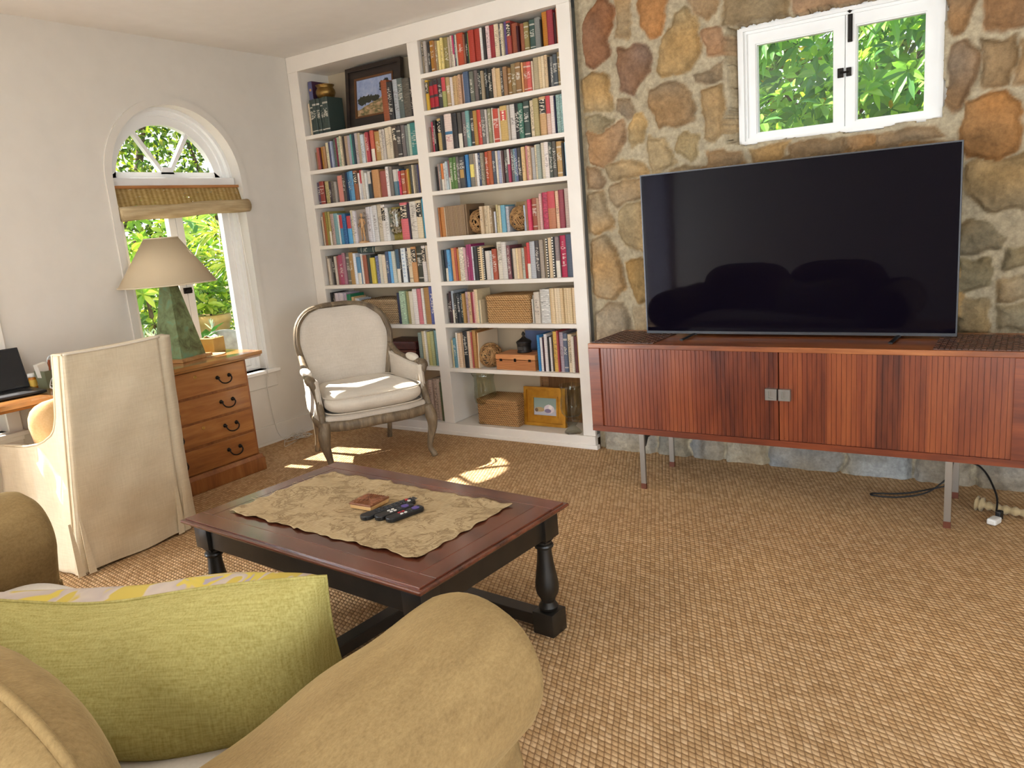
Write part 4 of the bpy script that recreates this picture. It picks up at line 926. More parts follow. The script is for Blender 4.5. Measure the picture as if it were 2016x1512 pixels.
for s in (-1, 1):
    tube(bm, [(s * .018, 0, .17), (s * .027, .002, .14)], [.006, .0045], 8); tube(bm, [(s * .027, .002, .14), (s * .021, -.018, .118)], [.0045, .0035], 8)
    tube(bm, [(s * .008, 0, .112), (s * .012, -.002, .066)], [.0085, .006], 8); tube(bm, [(s * .012, -.002, .066), (s * .014, .003, .02)], [.006, .004], 8); tube(bm, [(s * .014, .006, .0155), (s * .016, -.014, .015)], [.0045, .0035], 8)
obj('figure', bm, BEECH, t, True)
t = thing('leather_box', 'dark red brown leather document box with brass corners behind the armchair', 'box', (.752, .165, .493))
LEA = plain('oxblood_leather', '#5A2A22', .45, c2='#43201C', nscale=20, bstr=.2, bscale=200)
bm = B(); box(bm, -.16, .16, -.11, .11, 0, .1, .006); obj('body', bm, LEA, t)
bm = B(); box(bm, -.163, .163, -.113, .113, .102, .17, .012); obj('lid', bm, LEA, t)
bm = B(); box(bm, -.168, .168, -.115, -.11, .092, .1035, .001); box(bm, .125, .165, -.116, -.11, .03, .07, .004); obj('trim_band', bm, plain('tooled_leather', '#6E3A2C', .4), t)
V, F, Cc = book_geo(.042, .18, .2, '3A4A48', 'b', 77); o = obj('book', (V, F), bookm); set_cols(o.data, Cc)
o.rotation_euler = (0, -PI / 2, 0); o.location = (.62, .06, 1.098 + .228)
setp(o, 'dark green grey book lying flat on top of the upright books', 'book')
o = obj('folder', (lambda bm: (box(bm, -.11, .11, -.08, .08, 0, .02, .001), bm)[1])(B()), plain('manila', '#B4A084', .7), None, loc=(.995, .2, 1.707 + .214)); o.rotation_euler = (.05, 0, .06)
setp(o, 'buff card folder lying across the tops of books in the third shelf', 'folder')
# ------------------------------------------------------------------ credenza, television and what lies on it
RW = ('#4A1E10', '#73351B', '#8E4A26')
def rosewood(name, axis, planks=None, rough=.33):
    m, nt, b = newmat(name)
    s = {'x': (.1, 1, 1), 'z': (1, 1, .09)}[axis]; v = coords(nt, s)
    f1 = noise(nt, v, 9, 4, .6, .8); f2 = noise(nt, v, 70, 3, .6)
    f = mth(nt, 'ADD', mth(nt, 'MULTIPLY', f1, .7), mth(nt, 'MULTIPLY', f2, .3))
    if planks:
        sp = nd(nt, 'ShaderNodeSeparateXYZ'); ln(nt, coords(nt), sp.inputs[0])
        wn = nd(nt, 'ShaderNodeTexWhiteNoise', noise_dimensions='1D')
        ln(nt, mth(nt, 'FLOOR', mth(nt, 'MULTIPLY', sp.outputs[0], planks)), wn.inputs['W'])
        f = mth(nt, 'ADD', f, mth(nt, 'MULTIPLY', mth(nt, 'SUBTRACT', wn.outputs['Value'], .5), .22))
    ln(nt, ramp(nt, f, [(.3, RW[0]), (.5, RW[1]), (.72, RW[2])]), b.inputs['Base Color'])
    b.inputs['Roughness'].default_value = rough; b.inputs['Coat Weight'].default_value = .25; b.inputs['Coat Roughness'].default_value = .2
    return m
RWV = rosewood('rosewood_tambour', 'z', 9.5); RWH = rosewood('rosewood_long', 'x'); RWT = wood('rosewood_top', '#5A2A14', '#854822', '#A8683A', 'x', 3, .35, .3)
RWE = rosewood('rosewood_edge', 'x'); STEEL = plain('brushed_steel', '#A8A49C', .35, .9); RWF = plain('rosewood_foot', '#5E2E1A', .45)
cr = thing('credenza', 'long rosewood credenza with tambour doors on steel legs under the television', 'sideboard', (3.69, -.338, 0))
L2, D2 = 1.003, .235                       # half length, half depth
bm = B(); prism(bm, [(-L2, .305), (L2, .305), (L2, .335), (-L2, .335)], -D2, D2, 'y'); obj('bottom_panel', bm, RWE, cr)
for s in (-1, 1):
    a, c = sorted((s * L2, s * (L2 - .066))); bm = B(); box(bm, a, c, -D2, -D2 + .03, .335, .765, .002)
    a2, c2 = sorted((s * L2, s * (L2 - .02))); box(bm, a2, c2, -D2 + .03, D2, .335, .765); obj('end_panel', bm, RWH, cr)
bm = B(); box(bm, -L2, L2, -D2, D2, .765, .79, .003); obj('top_panel', bm, RWT, cr)
bm = B(); box(bm, -L2 + .02, L2 - .02, D2 - .012, D2 - .001, .335, .765); obj('back_panel', bm, RWE, cr)
for s in (-1, 1):
    a, c = sorted((s * .0025, s * (L2 - .064))); n = 44; bm = B()
    box(bm, a, c, -D2 + .014, -D2 + .03, .336, .764)
    for k in range(n):
        x0 = a + (c - a) * k / n; x1 = a + (c - a) * (k + 1) / n
        prism(bm, [(x0 + .0004, -D2 + .016), (x0 + .0012, -D2 + .0105), (x1 - .0012, -D2 + .0105), (x1 - .0004, -D2 + .016)], .336, .764, 'z')
    d = obj('door', bm, RWV, cr)
    x = s * .031
    bm = B(); ring_prism(bm, [(x - .027, .535), (x + .027, .535), (x + .027, .59), (x - .027, .59)], [(x - .012, .546), (x + .012, .546), (x + .012, .579), (x - .012, .579)], -D2 - .012, -D2 + .012, 'y')
    box(bm, x - .013, x + .013, -D2 + .002, -D2 + .006, .545, .58); obj('handle', bm, STEEL, d)
for sx, sy in ((-1, -1), (1, -1), (-1, 1), (1, 1)):
    x, y = sx * .716, -.225 if sy < 0 else .17
    lg = B(); box(lg, x - .014, x + .014, y - .008, y + .008, .03, .306, .001); o = obj('leg', lg, STEEL, cr)
    bm = B(); box(bm, x - .0145, x + .0145, y - .0085, y + .0085, 0, .031, .001); obj('foot', bm, RWF, o)
for sx in (-1, 1):
    bm = B(); box(bm, sx * .716 - .013, sx * .716 + .013, -.217, .17, .275, .3045)
    prism(bm, [(-.217, .3), (-.217, .235), (-.205, .235), (-.15, .3)], sx * .716 - .0125, sx * .716 + .0125, 'x'); obj('leg_rail', bm, BLK, cr)
tv = thing('television', 'large black flat screen television standing on the rosewood credenza', 'television', (3.652, -.27, .79))
TW = .7465
m, nt, b = newmat('dark_glossy_screen'); b.inputs['Base Color'].default_value = lin('#0A0710'); b.inputs['Roughness'].default_value = .03; b.inputs['Specular IOR Level'].default_value = .1
bm = B(); box(bm, -TW + .006, TW - .006, -.0135, -.012, .026, .852); obj('screen', bm, m, tv)
DK = plain('dark_metal', '#4A4B4E', .35, .7); BKP = plain('black_plastic', '#141416', .45)
bm = B(); ring_prism(bm, [(-TW, .012), (TW, .012), (TW, .858), (-TW, .858)], [(-TW + .006, .0255), (TW - .006, .0255), (TW - .006, .852), (-TW + .006, .852)], -.015, .006, 'y'); obj('bezel', bm, DK, tv)
bm = B(); box(bm, -TW + .002, TW - .002, -.0118, .03, .014, .856, .004); box(bm, -.45, .45, .028, .06, .06, .5, .01); obj('back_cover', bm, BKP, tv)
for x in (-.475, .51):
    bm = B()
    sg = -1 if x < 0 else 1
    tube(bm, [(x, .03, .014), (x, 0, .012), (x - .012, -.17, .004)], .004, 8, r2=.011, up=(0, 0, 1)); tube(bm, [(x, .03, .014), (x - .0, .12, .004)], .004, 8, r2=.011, up=(0, 0, 1)); tube(bm, [(x, .005, .004), (x, .005, .03)], .01, 8)
    obj('stand', bm, BKP, tv)
def leather_mat(label, x0, x1, y0, y1, skew=0):
    m = plain('woven_leather', '#3E2418', .45, c2='#5E3824', nscale=26)
    bm = B(); nx, ny = int((x1 - x0) / .021), int((y1 - y0) / .021)
    box(bm, x0, x1, y0, y1, 0, .0015)
    for i in range(nx):
        for j in range(ny):
            cx, cy = x0 + (x1 - x0) * (i + .5) / nx, y0 + (y1 - y0) * (j + .5) / ny; h = .004 if (i + j) % 2 else .0055
            wx, wy = ((x1 - x0) / nx * .47, (y1 - y0) / ny * .34) if (i + j) % 2 else ((x1 - x0) / nx * .34, (y1 - y0) / ny * .47)
            box(bm, cx - wx, cx + wx, cy - wy, cy + wy, .001, h)
    o = obj('woven_mat', bm, m, None, False, None, loc=(0, 0, .7902)); setp(o, label, 'mat', 'woven leather mats on the credenza'); return o
leather_mat('brown woven leather mat on the credenza end nearest the bookcase', 2.70, 3.055, -.55, -.17)
leather_mat('brown woven leather mat on the credenza end beyond the television stand', 4.33, 4.68, -.56, -.17)
# cables under the credenza
CORD = plain('black_cable', '#151414', .5); FAB = linen('cord_cover', '#8A7654', '#B09C76', 200, .5)
o = obj('power_cable', (lambda bm: (tube(bm, spline([(3.95, -.06, .30), (4.05, -.12, .27), (4.22, -.16, .2), (4.36, -.15, .19), (4.5, -.17, .17), (4.575, -.3, .09), (4.583, -.40, .035)], 8), .0045, 7), bm)[1])(B()), CORD, None, True); setp(o, 'black power cable drooping under the credenza to the white plug', 'cable')
o = obj('loose_cable', (lambda bm: (tube(bm, spline([(4.4, -.13, .12), (4.3, -.2, .03), (4.18, -.26, .006), (4.07, -.28, .006), (4.06, -.25, .006), (4.2, -.2, .008), (4.38, -.14, .05)], 8), .004, 7), bm)[1])(B()), CORD, None, True); setp(o, 'loop of black cable lying on the carpet behind the front steel leg', 'cable')
t = thing('power_plug', 'white and black plug lying on the carpet under the credenza', 'plug', (4.585, -.43, 0), -.4)
bm = B(); box(bm, -.02, .02, -.05, .01, .002, .03, .008); o = obj('body', bm, plain('white_plastic', '#D8D6D0', .4), t)
bm = B(); box(bm, -.012, .012, .008, .04, .008, .05, .006); obj('adapter', bm, BKP, t)
bm = B(); nn = 40
pts = spline([(4.5, -.30, .035), (4.6, -.33, .03), (4.75, -.36, .03), (4.95, -.40, .03)], 14)
tube(bm, pts, [(.028 if k < 6 else .018) * (1 + .28 * math.sin(k * 1.7)) for k in range(len(pts))], 12)
o = obj('cord_cover', bm, FAB, None, True); setp(o, 'gathered tan fabric cord sleeve lying on the carpet beside the plug', 'cord cover')

# ------------------------------------------------------------------ coffee table
ct = thing('coffee_table', 'brown topped coffee table with turned black legs and low stretchers', 'coffee table', (2.7055, -2.3335, 0), math.radians(-3.5))
TOPW = wood('mahogany_stain', '#3A1A11', '#5E3122', '#76422F', 'x', 3.5, .24, .6, 10)
TOPY = wood('mahogany_breadboard', '#3A1A11', '#5A2E20', '#703D2B', 'y', 3.5, .24, .6, 10)
TBLK = plain('rubbed_black_paint', '#15130F', .42, c2='#211D18', nscale=14, coat=.1)
hx, hy, zt = .6175, .3825, .483
bm = B(); box(bm, -hx, hx, -hy, hy, zt - .017, zt - .005, .005, 3)
box(bm, -hx + .012, hx - .012, -hy + .012, hy - .012, zt - .026, zt - .016, .004, 2); obj('moulded_edge', bm, TOPW, ct)
e = .085
bm = B(); box(bm, -hx + e, hx - e, -hy + e, hy - e, zt - .008, zt - .0004, .0012, 1); box(bm, -hx + .015, hx - .015, -hy + .015, -hy + e - .0007, zt - .008, zt, .0012, 1); box(bm, -hx + .015, hx - .015, hy - e + .0007, hy - .015, zt - .008, zt, .0012, 1); obj('top_panel', bm, TOPW, ct)
for s in (-1, 1):
    bm = B(); a, c = sorted((s * (hx - .015), s * (hx - e + .0007))); box(bm, a, c, -hy + e, hy - e, zt - .008, zt - .0001, .0012, 1); obj('breadboard_end', bm, TOPY, ct)
lx, ly = hx - .072, hy - .072
bm = B()
for s in (-1, 1):
    box(bm, -lx, lx, s * (ly + .018) - .009, s * (ly + .018) + .009, zt - .115, zt - .027, .002); box(bm, s * (lx + .018) - .009, s * (lx + .018) + .009, -ly, ly, zt - .115, zt - .027, .002)
obj('apron', bm, TBLK, ct)
prof = [(.026, .085), (.034, .092), (.036, .1), (.03, .11), (.024, .118), (.027, .13), (.0385, .15), (.0425, .17), (.042, .19), (.037, .225), (.030, .27), (.0265, .305), (.0255, .322), (.033, .327), (.035, .333), (.033, .339), (.027, .343), (.027, .35)]
for sx, sy in ((-1, -1), (1, -1), (-1, 1), (1, 1)):
    x, y = sx * lx, sy * ly; bm = B()
    box(bm, x - .044, x + .044, y - .044, y + .044, 0, .086, .003); lathe(bm, prof, 24, T(x, y, 0)); box(bm, x - .04, x + .04, y - .04, y + .04, .365, zt - .026, .002)
    lathe(bm, [(.03, .346), (.05, .37)], 4, T(x, y, 0) @ RZ(PI / 4)); auto_smooth(obj('leg', bm, TBLK, ct), 35)
bm = B()
for s in (-1, 1): box(bm, -lx + .043, lx - .043, s * ly - .03, s * ly + .03, .022, .066, .003)
box(bm, -.03, .03, -ly + .029, ly - .029, .022, .066, .003); obj('stretcher', bm, TBLK, ct)
# runner cloth with a toile print
m, nt, b = newmat('toile_linen'); v = coords(nt)
w_ = noise(nt, coords(nt, (1, .08, 1)), 300, 2); w2 = noise(nt, coords(nt, (.08, 1, 1)), 300, 2)
base = ramp(nt, mth(nt, 'ADD', mth(nt, 'MULTIPLY', w_, .5), mth(nt, 'MULTIPLY', w2, .5)), [(.35, '#9C8462'), (.65, '#BCA680')])
n1 = noise(nt, v, 9, 5, .62, 1.6)
ridge = mth(nt, 'ABSOLUTE', mth(nt, 'SUBTRACT', n1, .5))
line = mth(nt, 'SUBTRACT', 1, mth(nt, 'MULTIPLY', ridge, 26), clamp=True)
patch = mth(nt, 'GREATER_THAN', noise(nt, v, 6.5, 2), .46)
fill = mth(nt, 'MULTIPLY', mth(nt, 'GREATER_THAN', noise(nt, v, 15, 4, .65, 1), .56), .38)
k = mth(nt, 'MULTIPLY', mth(nt, 'MAXIMUM', mth(nt, 'MULTIPLY', line, .75), fill), patch)
ln(nt, mixc(nt, k, base, '#6E5638'), b.inputs['Base Color']); b.inputs['Roughness'].default_value = .9; b.inputs['Specular IOR Level'].default_value = .2
bump(nt, b, mth(nt, 'ADD', w_, w2), .3, .002)
ra = math.atan2(-.041, .955)
rn = thing('table_runner', 'tan printed linen runner with rough edges lying on the coffee table', 'runner', (2.685, -2.328, zt), ra)
def rf(u, v):
    x, y = (u - .5) * .958, (v - .5) * .495
    x += .004 * math.sin(v * 40); y += .005 * math.sin(u * 37 + 1) + .003 * math.sin(u * 90)
    e = min(u, 1 - u, v, 1 - v)
    edge = math.exp(-e * 30)
    z = .0022 + .0035 * edge * (.6 + .6 * math.sin(u * 45 + v * 31)) + .0022 * (1 + math.sin(u * 9 + v * 4 + 2 * math.sin(v * 7)))
    z += .006 * math.exp(-((u - .395 + .05 * (v - .5)) / .012) ** 2) + .004 * math.exp(-((u - .63 - .1 * (v - .5)) / .014) ** 2) * v + .003 * math.exp(-((u - .8) / .02) ** 2) * (v > .5)
    return (x, y, max(z, .0016))
bm = B(); grid_surf(bm, rf, 120, 70); o = obj('cloth', bm, m, rn, True); sm = o.modifiers.new('t', 'SOLIDIFY'); sm.thickness = .0014; sm.offset = 1
bm = B()
rr = random.Random(3)
for k in range(9):
    u = rr.random(); p = Vector(rf(0, u)); tube(bm, spline([p, p + Vector((-.012, rr.uniform(-.01, .01), 0)), p + Vector((-.02 - .02 * rr.random(), rr.uniform(-.02, .02), -.001))], 5), .0006, 4)
obj('loose_threads', bm, FAB, rn)
cz = zt + .0075
t = thing('carved_coaster', 'square carved wooden coaster stack with slanted grooves on the runner', 'coaster', (2.683, -2.304, cz), math.radians(2))
CB = wood('coaster_pale', '#A87E4C', '#C09660', '#D0A870', 'x', 5, .5); CT = plain('coaster_brown', '#6E4026', .5, c2='#8A5838', nscale=40)
bm = B(); box(bm, -.05, .05, -.05, .05, 0, .014, .002); obj('lower_coaster', bm, CB, t)
bm = B(); box(bm, -.052, .052, -.052, .052, .0142, .022, .002)
for q in range(4):
    for k in range(9):
        a = -.045 + .0112 * k
        L = .05 - abs(a)
        if L < .006: continue
        tube(bm, [(a - .004, -.003 - abs(a) * .95, 0), (a + .004, -.049, 0)], .0022, 6) if False else None
        x0 = a; y0 = -abs(a) - .004; y1 = -.048
        vs = []
        R_ = tube(bm, [(x0, y0, .0225), (x0 * .86, y1, .0225)], .0024, 6)
        bmesh.ops.transform(bm, matrix=RZ(q * PI / 2), verts=[v_ for r_ in R_ for v_ in r_])
obj('upper_coaster', bm, CT, t)
def remote(label, px, py, ang, L, W, keys, logo):
    t = thing('remote_control', label, 'remote control', (px, py, cz - .0015), ang, 'remote controls on the runner')
    bm = B(); prism(bm, rrect(-L / 2, L / 2, -W / 2, W / 2, W * .42, 6), .002, .017, 'z')
    o = obj('shell', bm, plain('remote_black', '#17181A', .4), t); bv = o.modifiers.new('b', 'BEVEL'); bv.width = .003; bv.segments = 2
    cols = {'k': BKP, 'p': plain('purple_key', '#5A4A8C', .4), 'w': plain('white_key', '#D8D4CC', .4), 'r': plain('red_key', '#A82A30', .4), 'g': plain('grey_key', '#3C3D40', .5)}
    for (x, y, sx, sy, c) in keys:
        bm = B(); prism(bm, rrect(x - sx, x + sx, y - sy, y + sy, min(sx, sy) * .8, 4), .0165, .0192, 'z'); obj('key', bm, cols[c], t)
keyA = [(-.01 + .018 * i, -.012 + .012 * j, .0055, .0038, 'g') for i in range(5) for j in range(3)] + [(-.045 + .013 * i, -.012 + .012 * j, .004, .0036, 'g') for i in range(2) for j in range(3)] + [(.083, .008, .006, .006, 'r'), (.083, -.008, .006, .006, 'w')] + [(.1 + .012 * i, -.01 + .01 * j, .004, .003, 'g') for i in range(2) for j in range(3)]
keyB = [(.045, 0, .013, .013, 'p'), (.062, .01, .004, .003, 'g'), (.062, -.01, .004, .003, 'g'), (.02, .01, .004, .0035, 'g'), (.02, -.01, .004, .0035, 'g'), (.02, 0, .004, .0035, 'g'), (-.002, .008, .0055, .0045, 'w'), (-.002, -.008, .0055, .0045, 'w'), (-.018, .008, .0055, .0045, 'w'), (-.018, -.008, .0055, .0045, 'w')]
keyC = [(k[0], k[1], k[2], k[3], 'r' if k[4] == 'w' and k[1] > 0 else k[4]) for k in keyB]
a_ = math.atan2(.19, .055)
remote('longest black remote control, beside the carved coaster', 2.795, -2.325, a_, .22, .046, keyA, 0)
remote('slim black remote control between the other two, with four pale keys', 2.836, -2.338, a_ + .02, .155, .042, keyB, 0)
remote('slim black remote control with red keys, outermost from the coaster', 2.885, -2.338, a_ + .03, .15, .042, keyC, 0)

# ------------------------------------------------------------------ bergere armchair
ar = thing('armchair', 'cream upholstered bergere armchair with grey washed carved wooden frame', 'armchair', (.99, -.61, 0), math.radians(60.5))
OAK = wood('grey_washed_oak', '#54473A', '#75654F', '#94836A', 'z', 6, .55, 0, 18)
LIN = linen('cream_linen', '#BEB4A6', '#D4CBBE', 420, .2)
LINW = linen('pale_cushion_linen', '#CFC6B8', '#E2DACB', 420, .2)
PIPE = plain('linen_piping', '#D2C8B8', .8)
def back_pt(s, inset=0, off=0):
    """s 0..1 along the back rail, left bottom over the top to right bottom"""
    hw, zb, ztp = .325 - inset, .50, 1.0 - inset
    keys = [(-.262, .46), (-.292, .60), (-.318, .72), (-.322, .80), (-.295, .90), (-.215, .972), (-.1, .997), (0, 1.0), (.1, .997), (.215, .972), (.295, .90), (.322, .80), (.318, .72), (.292, .60), (.262, .46)]
    return keys
def lean(x, z): return .30 + (z - .36) * .205 - .10 * (x / .32) ** 2 * (1 if z > .4 else 1) + .0
K = back_pt(0)
path = spline([(x, lean(x, z), z) for x, z in K], 6)
bm = B(); tube(bm, path, .017, 10, r2=.021, up=(0, 1, 0)); obj('back_frame', bm, OAK, ar, True)
bm = B(); tube(bm, [p * 1.0 + Vector((0, -.021, 0)) for p in path], .006, 8, up=(0, 1, 0)); o = obj('back_moulding', bm, OAK, ar, True)
# upholstered back: shallow dome inside the frame
def back_uph(front):
    def f(u, v):
        # u across -1..1, v up 0..1
        z = .40 + v * .585
        # half width at z
        best = .26
        for (xa, za), (xb, zb) in zip(K[7:], K[8:]):
            if zb <= z <= za + 1e-6:
                t = (za - z) / (za - zb + 1e-9); best = xa + (xb - xa) * t
        hw = max(.02, best - .018)
        x = (2 * u - 1) * hw; e = (1 - (2 * u - 1) ** 2) ** .5 * min(1, (1 - v) * 7 + .05) ** .5
        return (x, lean(x, z) + (-.012 - .045 * e if front else .012 + .02 * e), z)
    return f
for fr in (True, False):
    bm = B(); grid_surf(bm, back_uph(fr), 28, 30); obj('back_upholstery' if fr else 'outside_back', bm, LIN, ar, True)
for s in (-1, 1):
    ap = spline([(s * .312, lean(.31, .70) - .005, .70), (s * .325, .17, .645), (s * .345, .06, .618), (s * .362, -.06, .613), (s * .37, -.15, .612), (s * .371, -.198, .606), (s * .366, -.222, .585), (s * .352, -.222, .55), (s * .342, -.225, .5), (s * .342, -.262, .42), (s * .345, -.29, .36), (s * .345, -.30, .31)], 6)
    n = len(ap); rr_ = [.016 + .004 * math.sin(PI * k / n) + (.006 if 27 < k < 36 else 0) for k in range(n)]
    bm = B(); tube(bm, ap, rr_, 10, r2=[q * 1.25 for q in rr_]); obj('arm', bm, OAK, ar, True)
    bm = B(); puff(bm, .058, .185, .05, 10, 2.6, .7); o = obj('arm_pad', bm, LINW, ar, True, loc=(s * .358, -.045, .632), rot=(.03, 0, 0))
    # side panel
    def sf(u, v, s=s):
        y = -.235 + u * .50
        ztop = .60 if u < .35 else .60 + (u - .35) * .075
        y2 = y + (.02 if v < .3 else 0) - (.045 * (1 - v) if u < .2 else 0) * (1 - u / .2)
        x = s * (.338 - .055 * max(0, u - .3) + .006 * v)
        bul = -s * .026 * math.sin(PI * min(max(u, 0), 1)) * math.sin(PI * v) ** .7
        return (x + bul, y2, .33 + v * (ztop - .33))
    bm = B(); grid_surf(bm, sf, 22, 18); o = obj('side_panel', bm, LIN, ar, True); sm = o.modifiers.new('t', 'SOLIDIFY'); sm.thickness = .03; sm.offset = 0
    bm = B(); tube(bm, [sf(0, k / 12) for k in range(13)] + [sf(k / 14, 1) for k in range(1, 15)], .0045, 6); obj('piping', bm, PIPE, o, True)
# seat rails
fr_ = spline([(-.345, -.30, .325), (-.2, -.345, .318), (0, -.36, .322), (.2, -.345, .318), (.345, -.30, .325)], 10)
bm = B(); tube(bm, fr_, .033, 10, r2=.016, up=(0, 0, 1)); obj('front_rail', bm, OAK, ar, True)
for s in (-1, 1):
    bm = B(); tube(bm, spline([(s * .345, -.30, .325), (s * .345, -.1, .318), (s * .315, .15, .318), (s * .265, .31, .325)], 6), .03, 10, r2=.015, up=(0, 0, 1)); obj('side_rail', bm, OAK, ar, True)
bm = B(); tube(bm, [(-.265, .31, .325), (.265, .31, .325)], .03, 10, r2=.015, up=(0, 0, 1)); obj('back_rail', bm, OAK, ar, True)
def seatshape(x, y): return max(0, 1)
pl = [(x, y) for x, y in [(-.33, -.31), (-.19, -.35), (0, -.362), (.19, -.35), (.33, -.31), (.33, -.1), (.3, .15), (.262, .30), (-.262, .30), (-.3, .15), (-.33, -.1)]]
bm = B(); prism(bm, pl, .335, .385, 'z'); o = obj('seat_deck', bm, LIN, ar); bv = o.modifiers.new('b', 'BEVEL'); bv.width = .022; bv.segments = 4
def cush(x, y, z):
    t = (y + .33) / .66; wv = 1 - .16 * max(0, t)
    x2 = x * wv; y2 = y - .035 * (1 - (x / .34) ** 2) * (1 if y < 0 else 0)
    top = z > 0
    z2 = z + (.012 * math.cos(x * 4) * math.cos(y * 4) - .012 * math.exp(-((x + .05) ** 2 + (y - .02) ** 2) / .03) if top else 0) + (.006 * math.sin(x * 30 + y * 9) * (abs(z) < .055) * .4 if top else 0)
    return x2, y2, z2
bm = B(); puff(bm, .655, .64, .125, 20, 6, .24, 1.15, cush); o = obj('seat_cushion', bm, LINW, ar, True, loc=(0, -.035, .447))
for zz in (.048, -.048):
    lp = []
    for k in range(80):
        th = 2 * PI * k / 80; sq = lambda t, e: math.copysign(abs(t) ** e, t)
        x, y, z = cush(.328 * sq(math.cos(th), 1 / 3), .32 * sq(math.sin(th), 1 / 3), zz); lp.append((x, y, zz))
    bm = B(); tube(bm, lp, .0045, 6, True, up=(0, 0, 1)); obj('piping', bm, PIPE, o, True)
for sx in (-1, 1):
    lp = spline([(sx * .335, -.30, .345), (sx * .352, -.315, .27), (sx * .352, -.318, .2), (sx * .335, -.305, .12), (sx * .328, -.302, .06), (sx * .342, -.318, .022), (sx * .348, -.328, .002)], 6)
    r_ = interp([.036, .04, .03, .021, .017, .02, .019], 6)
    bm = B(); tube(bm, lp, r_, 10, r2=r_, up=(1, 0, 0)); obj('leg', bm, OAK, ar, True)
    lp = spline([(sx * .262, .30, .34), (sx * .262, .315, .24), (sx * .262, .33, .12), (sx * .265, .36, .045), (sx * .266, .375, .002)], 6)
    r_ = interp([.026, .024, .018, .017, .019], 6)
    bm = B(); tube(bm, lp, r_, 10, up=(1, 0, 0)); obj('leg', bm, OAK, ar, True)

# ------------------------------------------------------------------ desk with its drawer pedestal
CHW = wood('cherry_drawer', '#7A4620', '#98602F', '#AD7640', 'y', 3.5, .38, .2); CHC = wood('cherry_carcass', '#6E3C1B', '#8A5328', '#9E6636', 'z', 3.5, .4, .15); CHT = wood('cherry_top', '#7A4B24', '#9A6A38', '#B48450', 'y', 3, .22, .4)
dk = thing('desk', 'long cherry wood desk along the window wall with a four drawer pedestal', 'desk', (0, 0, 0))
bm = B(); prism(bm, [(.04, .745), (.508, .745), (.515, .757), (.528, .762), (.53, .783), (.04, .783)], -3.35, -1.0, 'y'); obj('desk_top', bm, CHT, dk)
PY0, PY1 = -1.865, -1.10
bm = B(); box(bm, .06, .478, PY0, PY1, .09, .745, .002); obj('pedestal', bm, CHC, dk)
bm = B(); box(bm, .05, .506, PY0 - .02, PY1 + .022, 0, .088, .003); prism(bm, [(.478, .088), (.504, .088), (.49, .11), (.478, .112)], PY0 - .01, PY1 + .012, 'y'); obj('plinth', bm, CHC, dk)
DZ = [(.59, .738), (.434, .575), (.283, .42), (.118, .268)]
for i, (z0, z1) in enumerate(DZ):
    bm = B(); box(bm, .478, .4885, PY0 + .02, PY1 - .018, z0, z1, .004, 2); dr = obj('drawer', bm, CHW, dk)
    zc = z0 + (z1 - z0) * (.57 if i else .53)
    for yc in (-1.287, -1.680):
        bm = B()
        tube(bm, spline([(.502, yc - .043, zc), (.512, yc - .045, zc - .014), (.517, yc - .03, zc - .033), (.518, yc, zc - .041), (.517, yc + .03, zc - .033), (.512, yc + .045, zc - .014), (.502, yc + .043, zc)], 5), .0042, 8)
        for s in (-1, 1): lathe(bm, [(.0, .0), (.0125, 0), (.0125, .004), (.007, .008), (.006, .02), (.0, .022)], 14, T(.488, yc + s * .043, zc) @ RY(PI / 2))
        obj('handle', bm, IRON, dr, True)
    if i in (0, 2):
        bm = B(); lathe(bm, [(.003, .0), (.011, .0), (.0105, .002), (.007, .003), (.003, .002)], 18, T(.4885, -1.48, z1 - .035) @ RY(PI / 2)); obj('lock', bm, plain('lock_brass', '#C9A45C', .3, .9), dr, True)
bm = B(); box(bm, .08, .47, -3.3, -3.25, 0, .745, .003); obj('end_panel', bm, CHC, dk)
# lamp
lp = thing('table_lamp', 'table lamp with verdigris obelisk base and wide cream shade on the desk', 'lamp', (.215, -1.375, .783), .25)
m, nt, b = newmat('verdigris'); v = coords(nt)
ln(nt, ramp(nt, noise(nt, v, 14, 5, .65, .4), [(.3, '#4C4A30'), (.42, '#66724C'), (.55, '#7C8E64'), (.7, '#6E9A80')]), b.inputs['Base Color']); b.inputs['Roughness'].default_value = .6; b.inputs['Metallic'].default_value = .15
bm = B(); lathe(bm, [(.148, .022), (.148, .03), (.052, .47), (.05, .478), (.001, .5)], 4, RZ(PI / 4)); obj('base', bm, m, lp)
bm = B(); box(bm, -.135, .135, -.135, .135, 0, .022, .003); obj('plinth', bm, wood('lamp_foot', '#8A6038', '#A87C4C', '#BC9260', 'x', 4, .4), lp)
bm = B(); tube(bm, [(0, 0, .49), (0, 0, .77)], .006, 8); lathe(bm, [(.001, 0), (.03, 0), (.03, .06), (.001, .06)], 16, T(0, 0, .55)); tube(bm, [(-.09, 0, .75), (.09, 0, .75)], .003, 6); tube(bm, [(0, -.09, .75), (0, .09, .75)], .003, 6); obj('stem', bm, BRASS, lp)
SHD = bpy.data.materials.new('lamp_linen'); SHD.use_nodes = True; nt = SHD.node_tree; b = nt.nodes['Principled BSDF']
b.inputs['Base Color'].default_value = lin('#D6C6A8'); b.inputs['Roughness'].default_value = .9; b.inputs['Specular IOR Level'].default_value = .15
tl = nd(nt, 'ShaderNodeBsdfTranslucent'); tl.inputs['Color'].default_value = lin('#DCC9A6'); mx = nd(nt, 'ShaderNodeMixShader', i_0=.28)
ln(nt, b.outputs[0], mx.inputs[1]); ln(nt, tl.outputs[0], mx.inputs[2]); ln(nt, mx.outputs[0], nt.nodes['Material Output'].inputs['Surface'])
bm = B(); lathe(bm, [(.286, .474), (.0975, .757)], 48, None, False); o = obj('shade', bm, SHD, lp, True); sm = o.modifiers.new('t', 'SOLIDIFY'); sm.thickness = .003
